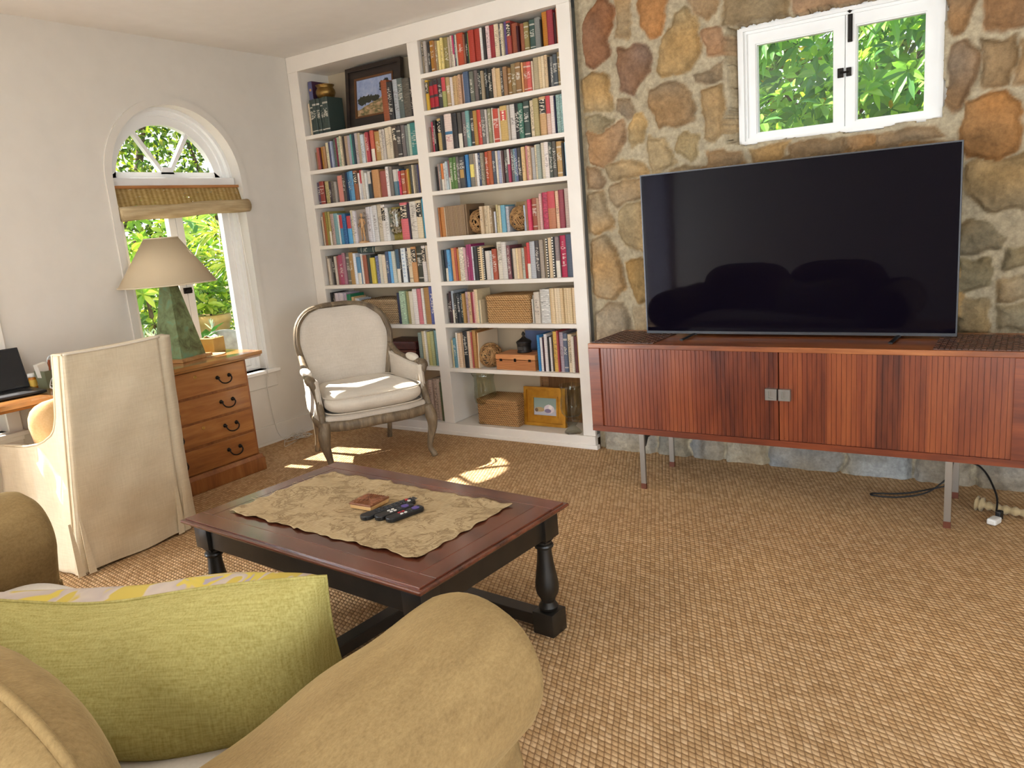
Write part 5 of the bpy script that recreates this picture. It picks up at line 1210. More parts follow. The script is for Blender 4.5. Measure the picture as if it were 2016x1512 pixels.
bm = B(); tube(bm, [(.287 * math.cos(2 * PI * k / 48), .287 * math.sin(2 * PI * k / 48), .476) for k in range(48)], .004, 6, True); tube(bm, [(.0985 * math.cos(2 * PI * k / 32), .0985 * math.sin(2 * PI * k / 32), .756) for k in range(32)], .0035, 6, True); obj('trim_ring', bm, plain('shade_binding', '#D8CAB0', .8), o, True)
# tissue box and doily
t = thing('tissue_box', 'square tan tissue box with a loose tissue on the desk near the lamp', 'tissue box', (.165, -1.105, .783), .30)
bm = B(); box(bm, -.058, .058, -.058, .058, 0, .095, .002); obj('carton', bm, plain('tissue_carton', '#C2A25E', .5, c2='#B69450', nscale=9), t)
bm = B(); grid_surf(bm, lambda u, v: ((u - .5) * .09 + .006 * math.sin(v * 9), (v - .5) * .05, .096 + .02 * math.sin(PI * u) * (.6 + .4 * math.sin(7 * u + 3 * v))), 14, 8); o = obj('tissue', bm, plain('tissue_paper', '#E8E6E2', .9), t, True); sm = o.modifiers.new('t', 'SOLIDIFY'); sm.thickness = .001
o = obj('cork_coaster', (lambda bm: (lathe(bm, [(.001, 0), (.075, 0), (.075, .006), (.001, .006)], 32), bm)[1])(B()), plain('woven_grass_coaster', '#B79A70', .8, c2='#9C8058', nscale=60), None, loc=(.30, -1.2, .783)); setp(o, 'round pale woven coaster on the desk in front of the tissue box', 'coaster')
# laptop, pill bottle, pencil pot
t = thing('laptop', 'open dark laptop at the end of the desk behind the slipcovered chair', 'laptop', (.245, -2.43, .784), math.radians(-6))
LPT = plain('laptop_shell', '#2C2D30', .35, .5)
bm = B(); box(bm, -.12, .12, -.17, .17, .004, .018, .004); obj('base', bm, LPT, t)
bm = B()
for i in range(5):
    for j in range(14): box(bm, -.075 + i * .019, -.059 + i * .019, -.142 + j * .0205, -.125 + j * .0205, .0178, .0195)
obj('keyboard', bm, BKP, t)
bm = B(); box(bm, .045, .105, -.05, .05, .0178, .0186); obj('touchpad', bm, plain('touchpad_grey', '#4A4B4F', .3), t)
bm = B(); box(bm, -.004, .004, -.17, .17, 0, .225, .003); o = obj('lid', bm, LPT, t, loc=(-.118, 0, .017), rot=(0, -.33, 0))
bm = B(); box(bm, .0041, .0048, -.16, .16, .012, .215); m2, nt, b = newmat('laptop_screen'); b.inputs['Base Color'].default_value = lin('#14161A'); b.inputs['Roughness'].default_value = .15; obj('screen', bm, m2, o)
t = thing('pill_bottle', 'small amber medicine bottle with a white cap on the desk by the pencil pot', 'bottle', (.135, -2.225, .783))
bm = B(); lathe(bm, [(.001, 0), (.019, 0), (.02, .002), (.02, .055), (.016, .06), (.016, .066), (.001, .066)], 24); obj('bottle', bm, plain('amber_plastic', '#C47A1E', .25), t, True)
bm = B(); lathe(bm, [(.0203, .012), (.0203, .05)], 24, None, False); obj('label', bm, plain('pharmacy_label', '#D8B24C', .5), t, True)
bm = B(); lathe(bm, [(.019, .064), (.0215, .066), (.0215, .083), (.019, .085), (.001, .085)], 24); obj('cap', bm, plain('white_cap', '#E4E2DC', .4), t, True)
t = thing('pencil_pot', 'square green grey desk pot holding scissors and papers', 'desk pot', (.215, -2.175, .783), .1)
bm = B(); lathe(bm, [(.055, 0), (.068, .098), (.064, .098), (.052, .006)], 4, RZ(PI / 4)); obj('pot', bm, plain('sage_card', '#6E7259', .6), t)
bm = B(); box(bm, -.03, .01, -.035, .02, .03, .14, .001, M=RX(.15)); obj('paper', bm, plain('note_paper', '#DEDAD2', .7), t)
bm = B(); box(bm, .0, .012, -.01, .0, .03, .15, .001, M=RX(-.12)); box(bm, .0, .012, .012, .022, .03, .135, .001, M=RX(-.35)); obj('pencil', bm, plain('terracotta_pencil', '#9A5234', .5), t)
bm = B(); tube(bm, [(0, .03 + .02 * math.cos(2 * PI * k / 16), .14 + .028 * math.sin(2 * PI * k / 16)) for k in range(16)], .005, 7, True); tube(bm, [(0, .026, .115), (0, .01, .03)], .004, 6); obj('scissor_handle', bm, plain('pale_blue_grip', '#C8D2DA', .4), t, True)
t = thing('earphones', 'white coiled earphone cable lying on the desk in front of the desk pot', 'earphones', (.33, -2.19, .783))
bm = B(); rr = random.Random(8)
tube(bm, spline([(.03 * math.cos(k * 1.3) * (1 + .2 * rr.random()), .04 * math.sin(k * 1.3), .003 + .055 * abs(math.sin(k * .9)) * (k % 3 == 0) + .001 * k) for k in range(15)], 6), .0022, 6); obj('cable', bm, plain('white_cable', '#E2E2E4', .4), t, True)
bm = B(); box(bm, -.05, -.02, .05, .068, 0, .02, .006); obj('ear_case', bm, plain('white_case', '#DCDCDE', .3), t)

# ------------------------------------------------------------------ slipcovered desk chair
sc_ = thing('slipcovered_chair', 'high backed desk chair in a loose cream linen slipcover with a slit skirt', 'chair', (.70, -2.315, 0), math.radians(3.5))
SLP = linen('slipcover_linen', '#CDBD9F', '#DFD1B6', 380, .3, nscale=26)
# local: back faces +x, sitter looks to -x
def bx_(z):   # outer face of the back
    t = min(1, z / 1.055); return .295 + .135 * t + .02 * (1 - t) ** 6
def hw_(z):
    t = min(1, z / 1.055); return .29 - .05 * t + .022 * max(0, .25 - t) * 2
def wr(y, z, k): return .0035 * math.sin(y * 11 + z * 7 + k) + .0022 * math.sin(y * 23 - z * 15 + 2 * k) + .0015 * math.sin(z * 40 + y * 5 + k)
def backf(u, v):
    z = .012 + v * 1.043; hw = hw_(z) + .004; y = (2 * u - 1) * hw
    x = bx_(z) + wr(y, z, 0) * (1 - (2 * u - 1) ** 8) - .03 * max(0, abs(2 * u - 1) - .965) / .035 + .012 * math.cos((2 * u - 1) * PI / 2) * (1 - v) * .6
    zz = z + (.004 * math.sin(u * 9) if v < .02 else 0) - .008 * (abs(2 * u - 1) ** 8) * (v > .97) + .006 * (1 - (2 * u - 1) ** 2) * (v > .97) * -1
    return (x, y, zz)
bm = B(); grid_surf(bm, backf, 40, 70); o = obj('outside_back', bm, SLP, sc_, True)
SIDE = [(.088, 1.05), (.094, .82), (.102, .755), (.118, .71), (.15, .672), (.20, .645), (.27, .622), (.36, .607), (.5, .598), (.7, .594)]
def topz(a):     # silhouette of the side: a = distance from back outer face toward the front (-x)
    if a < .088: return 1.05
    for (a0, z0), (a1, z1) in zip(SIDE, SIDE[1:]):
        if a <= a1: return z0 + (z1 - z0) * (a - a0) / (a1 - a0)
    return .595
def smooth_(t): t = max(0, min(1, t)); return t * t * (3 - 2 * t)
for s in (-1, 1):
    NA, NZ = 44, 46
    def sidef(i, j, s=s):
        a = .012 + .60 * (i / (NA - 1)) ** 1.7; zt_ = topz(a); z = .012 + (zt_ - .012) * j / (NZ - 1)
        xo = bx_(z); x = xo - a * (1 + (.12 * max(0, .35 - z)))
        y = s * (hw_(z) - .001 + wr(a * 3, z, 4 + s) * min(1, a * 8) + .01 * max(0, .3 - z) * a * 4)
        return (x, y, z)
    bm = B(); V = [[bm.verts.new(sidef(i, j)) for i in range(NA)] for j in range(NZ)]
    for j in range(NZ - 1):
        for i in range(NA - 1): bm.faces.new((V[j][i], V[j][i + 1], V[j + 1][i + 1], V[j + 1][i]))
    o = obj('side_cover', bm, SLP, sc_, True); sm = o.modifiers.new('t', 'SOLIDIFY'); sm.thickness = .07; sm.offset = 1 if s < 0 else -1
    sm.offset = -1 if s < 0 else 1
    bm = B(); tube(bm, [Vector(sidef(i, NZ - 1)) + Vector((0, 0, .002)) for i in range(NA)], .005, 6); obj('piping', bm, plain('slip_piping', '#D6C6A8', .8), o, True)
    bm = B(); tube(bm, [Vector(backf(0 if s < 0 else 1, k / 40)) for k in range(8, 41)], .0045, 6); obj('back_seam', bm, plain('slip_seam', '#C8B492', .8), o, True)
    # kick pleat at the back corner
    bm = B()
    for yy, xx in ((-.012, .0), (.035, .012)):
        prism(bm, [(0, .01), (.036, .008), (.012, .27), (0, .27)], 0, .004, 'x', T(bx_(.02) + .004 + xx, s * hw_(.02) + (yy if s < 0 else -yy) - (.0 if s < 0 else .0), 0) @ (RZ(0) if s < 0 else RZ(PI)))
    obj('kick_pleat', bm, SLP, sc_)
bm = B(); grid_surf(bm, lambda u, v: (bx_(1.05) - .09 * v, (2 * u - 1) * (hw_(1.05) + .003), 1.052 + .006 * math.sin(PI * v) - .006 * (1 - (2 * u - 1) ** 2)), 30, 8); obj('top_edge', bm, SLP, sc_, True)
bm = B(); tube(bm, [(bx_(1.05) + .002, (2 * k / 20 - 1) * hw_(1.05), 1.053 - .006 * (1 - (2 * k / 20 - 1) ** 2)) for k in range(21)], .005, 6); obj('top_piping', bm, plain('slip_piping_top', '#DCD0BC', .8), sc_, True)
bm = B(); grid_surf(bm, lambda u, v: (bx_(.44 + v * .61) - .092, (2 * u - 1) * .235, .44 + v * .61), 14, 20); obj('inside_back', bm, SLP, sc_, True)
bm = B(); box(bm, -.27, .22, -.228, .228, .30, .47, .03, 3); obj('seat_cushion', bm, SLP, sc_, True)
bm = B(); grid_surf(bm, lambda u, v: (-.285 + .01 * math.sin(u * 30), (2 * u - 1) * .235, .012 + .42 * v), 30, 6); obj('front_skirt', bm, SLP, sc_, True)
for sx, sy in ((-.22, -.2), (-.22, .2), (.24, -.2), (.24, .2)):
    bm = B(); box(bm, sx - .02, sx + .02, sy - .02, sy + .02, 0, .3); obj('leg', bm, CHC, sc_)
bm = B(); puff(bm, .36, .36, .14, 12, 3.2, .55); o = obj('throw_pillow', bm, linen('apricot_linen', '#C79A62', '#DDB988', 300, .3), None, True); o.location = (.70, -2.34, .625); o.rotation_euler = (.15, 1.15, .05)
setp(o, 'apricot linen cushion propped on the seat of the slipcovered chair', 'cushion')

# ------------------------------------------------------------------ sofa
so = thing('sofa', 'tan chenille two seat sofa with rolled arms, seen from behind', 'sofa', (2.78, -3.55, 0), math.radians(1.5))
def chen(name, c1, c2):
    m, nt, b = newmat(name); v = coords(nt)
    a = noise(nt, coords(nt, (1, .35, .35)), 260, 3, .7); big = noise(nt, coords(nt, (1, .3, 1)), 16, 3, .6)
    f = mth(nt, 'ADD', mth(nt, 'MULTIPLY', a, .5), mth(nt, 'MULTIPLY', big, .5))
    ln(nt, ramp(nt, f, [(.33, c1), (.66, c2)]), b.inputs['Base Color']); b.inputs['Roughness'].default_value = .85; b.inputs['Sheen Weight'].default_value = .35; b.inputs['Sheen Roughness'].default_value = .4; b.inputs['Specular IOR Level'].default_value = .2
    b.inputs['Sheen Tint'].default_value = lin('#D9C08C')
    bump(nt, b, a, .35, .003); return m
CHN = chen('tan_chenille', '#7C6440', '#9E8458'); SEATM = linen('pale_seat_linen', '#C4BBAE', '#D6CEC2', 300, .15)
# arm: rolled top on a flat side, front end closed by a soft bulging face
def arm(sx, label=None):
    prof = []
    R_, zc, xc = .17, .54, 0
    for k in range(31):                       # from the inside bottom, over the roll, to the outside underside
        a = math.radians(200 - k * 265 / 30); prof.append((xc + R_ * math.cos(a) * .98, zc + R_ * math.sin(a)))
    prof = [(-.115, .06), (-.115, .30), (-.13, .38)] + prof + [(.09, .30), (.085, .06)]
    NY = 34; rows = []
    for j in range(NY + 1):
        t = j / NY
        y = .54 - t * .97
        f = 1.0
        if t < .09:
            q = t / .09; f = (1 - (1 - q) ** 2.4) ** (1 / 2.4); f = .0 + f
        rr_ = []
        for (x, z) in prof:
            cz_ = .54 if z > .3 else z
            cx_ = 0
            X = cx_ + (x - cx_) * (f if f > 0 else .001); Z = cz_ + (z - cz_) * (f if z > .3 else 1)
            yy = y + .018 * math.sin(X * 9 + 1) * 0
            Z += .004 * math.sin(y * 21 + x * 12) * (z > .45) + .006 * math.sin(y * 7) * (z > .5)
            rr_.append((sx * X, yy, Z))
        rows.append(rr_)
    bm = B(); V = [[bm.verts.new(q) for q in r] for r in rows]
    for j in range(NY):
        for i in range(len(prof) - 1): bm.faces.new((V[j][i], V[j][i + 1], V[j + 1][i + 1], V[j + 1][i]))
    bm.faces.new(V[-1])
    return bm
for sx, X in ((1, .95), (-1, -.95)):
    o = obj('arm', arm(sx), CHN, so, True, loc=(X, 0, 0))
    bm = B(); lp_ = []
    tube(bm, spline([(sx * -.11, .50, .07), (sx * -.12, .505, .3), (sx * -.15, .49, .40)], 6), .006, 6); obj('front_seam', bm, CHN, o, True)
    bm = B(); box(bm, sx * -.105 - .0, sx * .08, .40, .494, .05, .40, .02, 3) if sx > 0 else box(bm, -.08, .105, .40, .494, .05, .40, .02, 3); obj('front_panel', bm, CHN, o, True)
bm = B(); box(bm, -.86, .86, -.42, .43, .06, .32, .02, 2); obj('base', bm, CHN, so)
bm = B(); puff(bm, 1.66, .84, .17, 26, 9, .2, 1.1); o = obj('seat_cushion', bm, SEATM, so, True, loc=(0, .03, .39))
bm = B(); grid_surf(bm, lambda u, v: ((2 * u - 1) * .98, -.34 - .10 * v + .0, .3 + v * .40), 20, 10); o = obj('back', bm, CHN, so, True); sm = o.modifiers.new('t', 'SOLIDIFY'); sm.thickness = .1; sm.offset = 0
for i, cx in enumerate((-.42, .40)):
    def bc(x, y, z):
        # x across, y up in cushion plane, z thickness
        pu = .008 * math.sin(x * 75) * math.exp(-abs(abs(z) - .02) / .05) * smooth_((abs(y) - .12) / .1)
        return x, y, z * (1 + .05 * math.sin(x * 4)) + pu
    bm = B(); puff(bm, .83, .50, .26, 22, 3.2, .42, 1.0, bc); bmesh.ops.transform(bm, matrix=RX(PI / 2 + .18), verts=bm.verts[:])
    o = obj('back_cushion', bm, CHN, so, True, loc=(cx, -.285, .635))
    sq = lambda t, e: math.copysign(abs(t) ** e, t)
    bm = B(); lp_ = [(Matrix.Rotation(PI / 2 + .18, 4, 'X') @ Vector((.416 * sq(math.cos(2 * PI * k / 90), 2 / 3.2), .251 * sq(math.sin(2 * PI * k / 90), 2 / 3.2), -.03))) for k in range(90)]
    tube(bm, lp_, .009, 8, True); obj('piping', bm, CHN, o, True)
for x, y in ((-.95, .42), (.95, .42), (-.95, -.38), (.95, -.38)):
    bm = B(); lathe(bm, [(.02, 0), (.03, .06)], 12, T(x, y, 0)); obj('foot', bm, IRON, so)
# yellow pillow
m, nt, b = newmat('chartreuse_linen'); a = noise(nt, coords(nt, (.05, 1, 1)), 260, 2); c = noise(nt, coords(nt, (1, 1, .05)), 260, 2)
w_ = mth(nt, 'ADD', mth(nt, 'MULTIPLY', a, .5), mth(nt, 'MULTIPLY', c, .5))
ln(nt, ramp(nt, w_, [(.35, '#8E8244'), (.65, '#ACA062')]), b.inputs['Base Color']); b.inputs['Roughness'].default_value = .8; b.inputs['Specular IOR Level'].default_value = .25; bump(nt, b, w_, .35, .002); YEL = m
m, nt, b = newmat('scroll_print'); v = coords(nt); n1 = noise(nt, v, 7.5, 2, .5, 1.2)
ln(nt, ramp(nt, n1, [(.42, '#B49C3C'), (.45, '#B5A494'), (.56, '#A8988E'), (.585, '#BFA63E'), (.66, '#B8A33E'), (.68, '#9A8C94')]), b.inputs['Base Color']); b.inputs['Roughness'].default_value = .8; SCR = m
P0, P1 = Vector((3.435, -3.165, 0)), Vector((2.74, -3.58, 0)); dd = (P0 - P1)
yp = thing('yellow_pillow', 'large chartreuse pillow with scroll print front, leaning inside the sofa arm', 'pillow', ((P0.x + P1.x) / 2, (P0.y + P1.y) / 2 - .02, .405), math.atan2(dd.y, dd.x))
PW, PH = .84, .365
def pil(front):
    """half pillow: local x along width, y thickness (+y = away from the viewer), z up"""
    def f(u, v):
        x, z = (2 * u - 1), (2 * v - 1)
        e = max(0, (1 - abs(x) ** 2.6)) ** .5 * max(0, (1 - abs(z) ** 2.8)) ** .5
        px_ = x * PW / 2 * (1 - .035 * (1 - z * z)) ; pz_ = PH / 2 + z * PH / 2 * (1 - .05 * (1 - abs(x) ** 1.5)) - .03 * (z > 0) * z * math.exp(-((x + .25) / .5) ** 2)
        d = .105 * e if front else -(.10 + .13 * (1 - z) * .5 + .05 * (1 - z)) * e; d += .006 * math.sin(x * 9 + z * 5) * e
        lean_ = .02 + .10 * (PH - pz_) * -1 + .03
        if front: pz_ += .045 * e * max(0, z) ; d += .02 * e
        return (px_, d + .05 - .26 * pz_, pz_)
    return f
bm = B(); grid_surf(bm, pil(False), 44, 34); obj('plain_side', bm, YEL, yp, True)
bm = B(); grid_surf(bm, pil(True), 44, 34); obj('printed_side', bm, SCR, yp, True)
bm = B(); fB = pil(False); tube(bm, [fB(k / 40, 1) for k in range(41)] + [fB(1, 1 - k / 20) for k in range(1, 21)] + [fB(1 - k / 40, 0) for k in range(1, 41)] + [fB(0, k / 20) for k in range(1, 20)], .004, 6, True); obj('seam', bm, YEL, yp, True)

# ------------------------------------------------------------------ woven blind on window 1, its cord
bl = thing('woven_blind', 'woven reed blind rolled up under the arch of the window', 'blind', (0, 0, 0))
m, nt, b = newmat('woven_reed'); v = coords(nt, (1, .12, 1)); sp = nd(nt, 'ShaderNodeSeparateXYZ'); ln(nt, coords(nt), sp.inputs[0])
st = mth(nt, 'MULTIPLY', mth(nt, 'ADD', mth(nt, 'SINE', mth(nt, 'MULTIPLY', sp.outputs[2], 1400)), 1), .5)
wv2 = mth(nt, 'MULTIPLY', mth(nt, 'ADD', mth(nt, 'SINE', mth(nt, 'MULTIPLY', sp.outputs[1], 190)), 1), .5)
f = mth(nt, 'ADD', mth(nt, 'MULTIPLY', noise(nt, v, 160, 3), .7), mth(nt, 'MULTIPLY', wv2, .3))
ln(nt, ramp(nt, f, [(.25, '#7E6238'), (.5, '#A68A58'), (.8, '#C8B084')]), b.inputs['Base Color']); b.inputs['Roughness'].default_value = .8
bump(nt, b, st, .4, .002)
tl = nd(nt, 'ShaderNodeBsdfTranslucent'); tl.inputs['Color'].default_value = lin('#C2A060'); mx = nd(nt, 'ShaderNodeMixShader', i_0=.35); ln(nt, b.outputs[0], mx.inputs[1]); ln(nt, tl.outputs[0], mx.inputs[2])
hole = mth(nt, 'GREATER_THAN', noise(nt, coords(nt, (1, .25, 1)), 90, 2), .70); trn = nd(nt, 'ShaderNodeBsdfTransparent'); mx2 = nd(nt, 'ShaderNodeMixShader'); ln(nt, hole, mx2.inputs[0]); ln(nt, mx.outputs[0], mx2.inputs[1]); ln(nt, trn.outputs[0], mx2.inputs[2])
ln(nt, mx2.outputs[0], nt.nodes['Material Output'].inputs['Surface']); REED = m
REED2 = plain('rolled_reed', '#A8926C', .85, c2='#C2AE88', nscale=50, bstr=.3, bscale=120, stretch=(1, .1, 1))
bm = B(); box(bm, -.055, -.02, WY - WH + .006, WY + WH - .006, 1.856, 1.874, .002); obj('headrail', bm, wood('blind_rail', '#8A5A34', '#A8703E', '#B8804C', 'y', 4, .5), bl)
bm = B(); grid_surf(bm, lambda u, v: (-.03 + .035 * v + .003 * math.sin(u * 60), WY - WH + .01 + u * (2 * WH - .02), 1.858 - v * .12), 60, 8); obj('reed_panel', bm, REED, bl, True)
bm = B(); tube(bm, [(.018, WY - WH + .006 + k / 12 * (2 * WH + .015), 1.698 + .034 * k / 12 + .004 * math.sin(k)) for k in range(13)], .044, 16, r2=.036); obj('rolled_reed', bm, REED2, bl, True)
bm = B(); tube(bm, spline([(.02, WY + WH - .08, 1.69), (.06, WY + WH - .06, .6), (.055, WY + WH - .055, .55), (.022, WY + WH - .05, .4), (.02, WY + WH - .02, .1), (.035, WY + WH + .02, .008)], 8), .0022, 6); obj('pull_cord', bm, plain('white_cord', '#D8D4CC', .7), bl, True)
rr = random.Random(12); bm = B()
tube(bm, spline([(.10 + rr.gauss(0, .045), -.47 + rr.gauss(0, .05), .006 + abs(rr.gauss(0, .018))) for k in range(34)], 5), .002, 5); tube(bm, spline([(.035, -.53, .006), (.12, -.6, .004), (.2, -.66, .004), (.16, -.52, .004)], 6), .002, 5)
o = obj('cord_heap', bm, plain('white_cord2', '#D2CEC6', .7), None, True); setp(o, 'tangled heap of white blind cord on the carpet below the window', 'cord')
# ------------------------------------------------------------------ garden seen through the windows
LR = np.random.default_rng(21)
class Leaves:
    def __init__(s): s.V, s.F, s.C = [], [], []
    def leaf(s, p, d, n, L, W, c, droop=.25):
        d = d / np.linalg.norm(d); n = n - d * n.dot(d); n = n / (np.linalg.norm(n) + 1e-9); w = np.cross(d, n)
        P = lambda t, a: p + d * (L * t) - np.array([0, 0, 1]) * droop * L * t * t + w * (a * W) + n * (abs(a) * W * .28)
        k = len(s.V)
        s.V += [P(0, 0), P(.3, -.46), P(.3, 0), P(.3, .46), P(.68, -.42), P(.68, 0), P(.68, .42), P(1, 0)]
        s.F += [(k, k + 2, k + 1), (k, k + 3, k + 2), (k + 1, k + 2, k + 5, k + 4), (k + 2, k + 3, k + 6, k + 5), (k + 4, k + 5, k + 7), (k + 5, k + 6, k + 7)]
        s.C += [c] * 6
    def build(s, name, mat, parent):
        o = obj(name, ([tuple(v) for v in s.V], s.F), mat, parent); set_cols(o.data, s.C); return o
def leafmat(name, gloss=.35, tr=.45):
    m = bpy.data.materials.new(name); m.use_nodes = True; nt = m.node_tree; b = nt.nodes['Principled BSDF']
    at = nd(nt, 'ShaderNodeAttribute', attribute_name='col'); ln(nt, at.outputs['Color'], b.inputs['Base Color']); b.inputs['Roughness'].default_value = gloss
    tl = nd(nt, 'ShaderNodeBsdfTranslucent'); ln(nt, mixc(nt, 1, at.outputs['Color'], (1.5, 1.45, .6, 1), 'MULTIPLY'), tl.inputs['Color'])
    mx = nd(nt, 'ShaderNodeMixShader', i_0=tr); ln(nt, b.outputs[0], mx.inputs[1]); ln(nt, tl.outputs[0], mx.inputs[2]); ln(nt, mx.outputs[0], nt.nodes['Material Output'].inputs['Surface']); return m
LEAF = leafmat('leaf')
BARK = plain('bark', '#4A3A2C', .85, c2='#6E5A46', nscale=20, bstr=.4, bscale=40)
def rnd3(): 
    v = LR.normal(size=3); return v / np.linalg.norm(v)
def whorl(Lv, p, ax, n, L, W, cols, spread=.9, droop=.3):
    ax = ax / np.linalg.norm(ax); u = np.cross(ax, np.array([.3, .2, 1.])); u /= np.linalg.norm(u); v = np.cross(ax, u); ph = LR.random() * 6
    for k in range(n):
        a = ph + 2 * PI * k / n + LR.normal() * .15; s = spread * LR.uniform(.75, 1.2)
        d = ax * (1 - s * .75) + (u * math.cos(a) + v * math.sin(a)) * s
        c = np.array(cols[LR.integers(len(cols))]) * LR.uniform(.75, 1.2); Lv.leaf(p + d * .01, d, ax + rnd3() * .25, L * LR.uniform(.75, 1.15), W * LR.uniform(.85, 1.15), tuple(np.clip(c, 0, 1)), droop)
def C3(*h): return [lin(x)[:3] for x in h]
def tree(name, label, cat, base, trunk_pts, trunk_r, clusters, group=None, leafname='foliage', mat=None):
    """clusters: callable(Leaves) filling foliage in world coords minus base"""
    t = thing(name, label, cat, base, 0, group)
    bm = B()
    for pts, r in zip(trunk_pts, trunk_r): tube(bm, spline([Vector(p) for p in pts], 5), [r * (1 - .55 * k / max(1, (len(pts) - 1) * 5)) for k in range((len(pts) - 1) * 5 + 1)], 8)
    obj('trunk', bm, BARK, t, True)
    Lv = Leaves(); clusters(Lv); Lv.build(leafname, mat or LEAF, t); return t
bm = B(); box(bm, -30, 30, -25, 25, -.6, -.13); o = obj('garden_ground', bm, plain('garden_soil', '#6A5844', .95, c2='#4E5A34', nscale=2)); o['kind'] = 'structure'
# --- behind the stone wall: large-leaved tree with whorled leaves
MG = C3('#7AA848', '#98C454', '#64964A', '#AACF60', '#568A4C')
def mag(Lv):
    for _ in range(900):
        x = LR.uniform(-2.4, 1.2); y = LR.uniform(-.75, .9); z = LR.uniform(1.55, 3.6)
        if z < 2.0 and LR.random() < .6: continue
        ax = np.array([LR.normal() * .5 - .15, -.75 + LR.normal() * .45, .55 + LR.normal() * .4]); whorl(Lv, np.array([x, y, z]), ax, int(LR.integers(6, 10)), .175, .058, MG, .95, .35)
        if LR.random() < .12: Lv.leaf(np.array([x, y, z]), rnd3(), rnd3(), .1, .035, lin('#C8A030')[:3], .2)
tree('loquat_tree', 'broad whorl leaved evergreen tree filling the casement pair in the stone wall', 'tree', (3.8, 2.55, -.13), [[(0, .9, 0), (.05, .85, 1.0), (-.05, .8, 2.0), (.1, .7, 3.2)], [(-.05, .8, 1.4), (-.7, .6, 2.1), (-1.3, .4, 2.9)], [(0, .8, 1.7), (.5, .5, 2.3), (.8, .3, 3.0)], [(-.2, .7, 1.75), (-.5, .4, 2.0), (-.2, .2, 2.4)]], [.06, .03, .03, .02], mag)
DKH = C3('#4E6E38', '#5E803E', '#3E5E32', '#7E9A46', '#9A9A48')
def hedge_f(w, d, z0, z1, n, L, cols, sp=1.0):
    def f(Lv):
        for _ in range(n):
            p = np.array([LR.uniform(-w, w), LR.uniform(-d, d), LR.uniform(z0, z1)])
            for k in range(5): Lv.leaf(p + LR.normal(size=3) * .05 * sp, rnd3(), rnd3(), L * LR.uniform(.7, 1.3), L * .42, tuple(np.array(cols[LR.integers(len(cols))]) * LR.uniform(.7, 1.25)), .2)
    return f
tree('evergreen_shrub', 'dark small leaved shrub behind the whorl leaved tree outside the stone wall', 'shrub', (3.4, 4.6, -.13), [[(-.6, 0, 0), (-.5, 0, 1.6), (-.7, 0, 2.6)], [(.7, 0, 0), (.6, 0, 1.6), (.8, 0, 2.8)]], [.05, .05], hedge_f(2.6, .6, .5, 4.2, 3200, .14, DKH))
# --- beyond the arched window
SM = C3('#5E7E30', '#7E9A3C', '#48682E', '#A8B04A', '#3A5A2C', '#8EA848')
def backhedge(Lv):
    for _ in range(7500):
        p = np.array([LR.normal() * .35, LR.uniform(-2.6, 3.6), LR.uniform(.3, 3.9)])
        for k in range(4): Lv.leaf(p + LR.normal(size=3) * .06, rnd3(), rnd3(), .085 * LR.uniform(.7, 1.3), .042, tuple(np.array(SM[LR.integers(len(SM))]) * LR.uniform(.7, 1.25)), .2)
tree('hedge_tree', 'tall small leaved hedge tree beyond the garden, behind the arched window fanlight', 'tree', (-4.6, 1.3, -.13), [[(0, -.6, 0), (.1, -.4, 1.4), (0, .2, 2.4), (-.1, .6, 3.6)], [(.1, -.3, 1.6), (.2, -1.0, 2.5), (.1, -1.5, 3.4)], [(0, 1.4, 0), (.1, 1.3, 1.6), (0, 1.0, 3.0)]], [.08, .05, .05], backhedge)
BRT = C3('#7EAA38', '#9CC048', '#B4CC50', '#5E8E34', '#C0CC58')
def brf(Lv):
    for _ in range(170):
        p = np.array([LR.normal() * .3, LR.normal() * .42, LR.uniform(.9, 2.15)]); whorl(Lv, p, np.array([.5 + LR.normal() * .4, -.3 + LR.normal() * .4, .7]), int(LR.integers(5, 8)), .15, .055, BRT, .9, .25)
tree('glossy_shrub', 'bright yellow green broad leaved shrub outside, behind the lamp shade', 'shrub', (-2.2, -.05, -.13), [[(0, 0, 0), (0, 0, .9), (.1, -.1, 1.7)], [(0, 0, .5), (-.1, .25, 1.1), (-.1, .4, 1.8)]], [.03, .025], brf)
def strf(Lv):
    for _ in range(26):
        a = LR.uniform(0, 6.28); d = np.array([math.cos(a) * .5, math.sin(a) * .5, 1.0]); Lv.leaf(np.array([LR.normal() * .1, LR.normal() * .12, LR.uniform(.25, .6)]), d, np.array([math.cos(a), math.sin(a), -.6]), LR.uniform(.5, .75), .13, tuple(np.array(lin('#5E9A44')[:3]) * LR.uniform(.7, 1.3)), .45)
tree('banana_leaf_plant', 'clump of long upright green blades outside beside the lamp base', 'plant', (-1.75, -.10, -.13), [[(0, 0, 0), (0, 0, .5)]], [.05], strf, leafname='blades')
def silf(Lv):
    for _ in range(330):
        p = np.array([LR.normal() * .2, LR.normal() * .22, LR.uniform(.2, .92)])
        for k in range(4): Lv.leaf(p, rnd3() * .6 + np.array([0, 0, 1.0]), rnd3(), .085, .014, tuple(np.array(lin('#A8BCB0')[:3]) * LR.uniform(.7, 1.2)), .1)
tree('silver_bush', 'feathery silver grey bush low outside the window by the lamp foot', 'bush', (-1.5, -.47, -.13), [[(0, 0, 0), (0, 0, .5)]], [.02], silf)
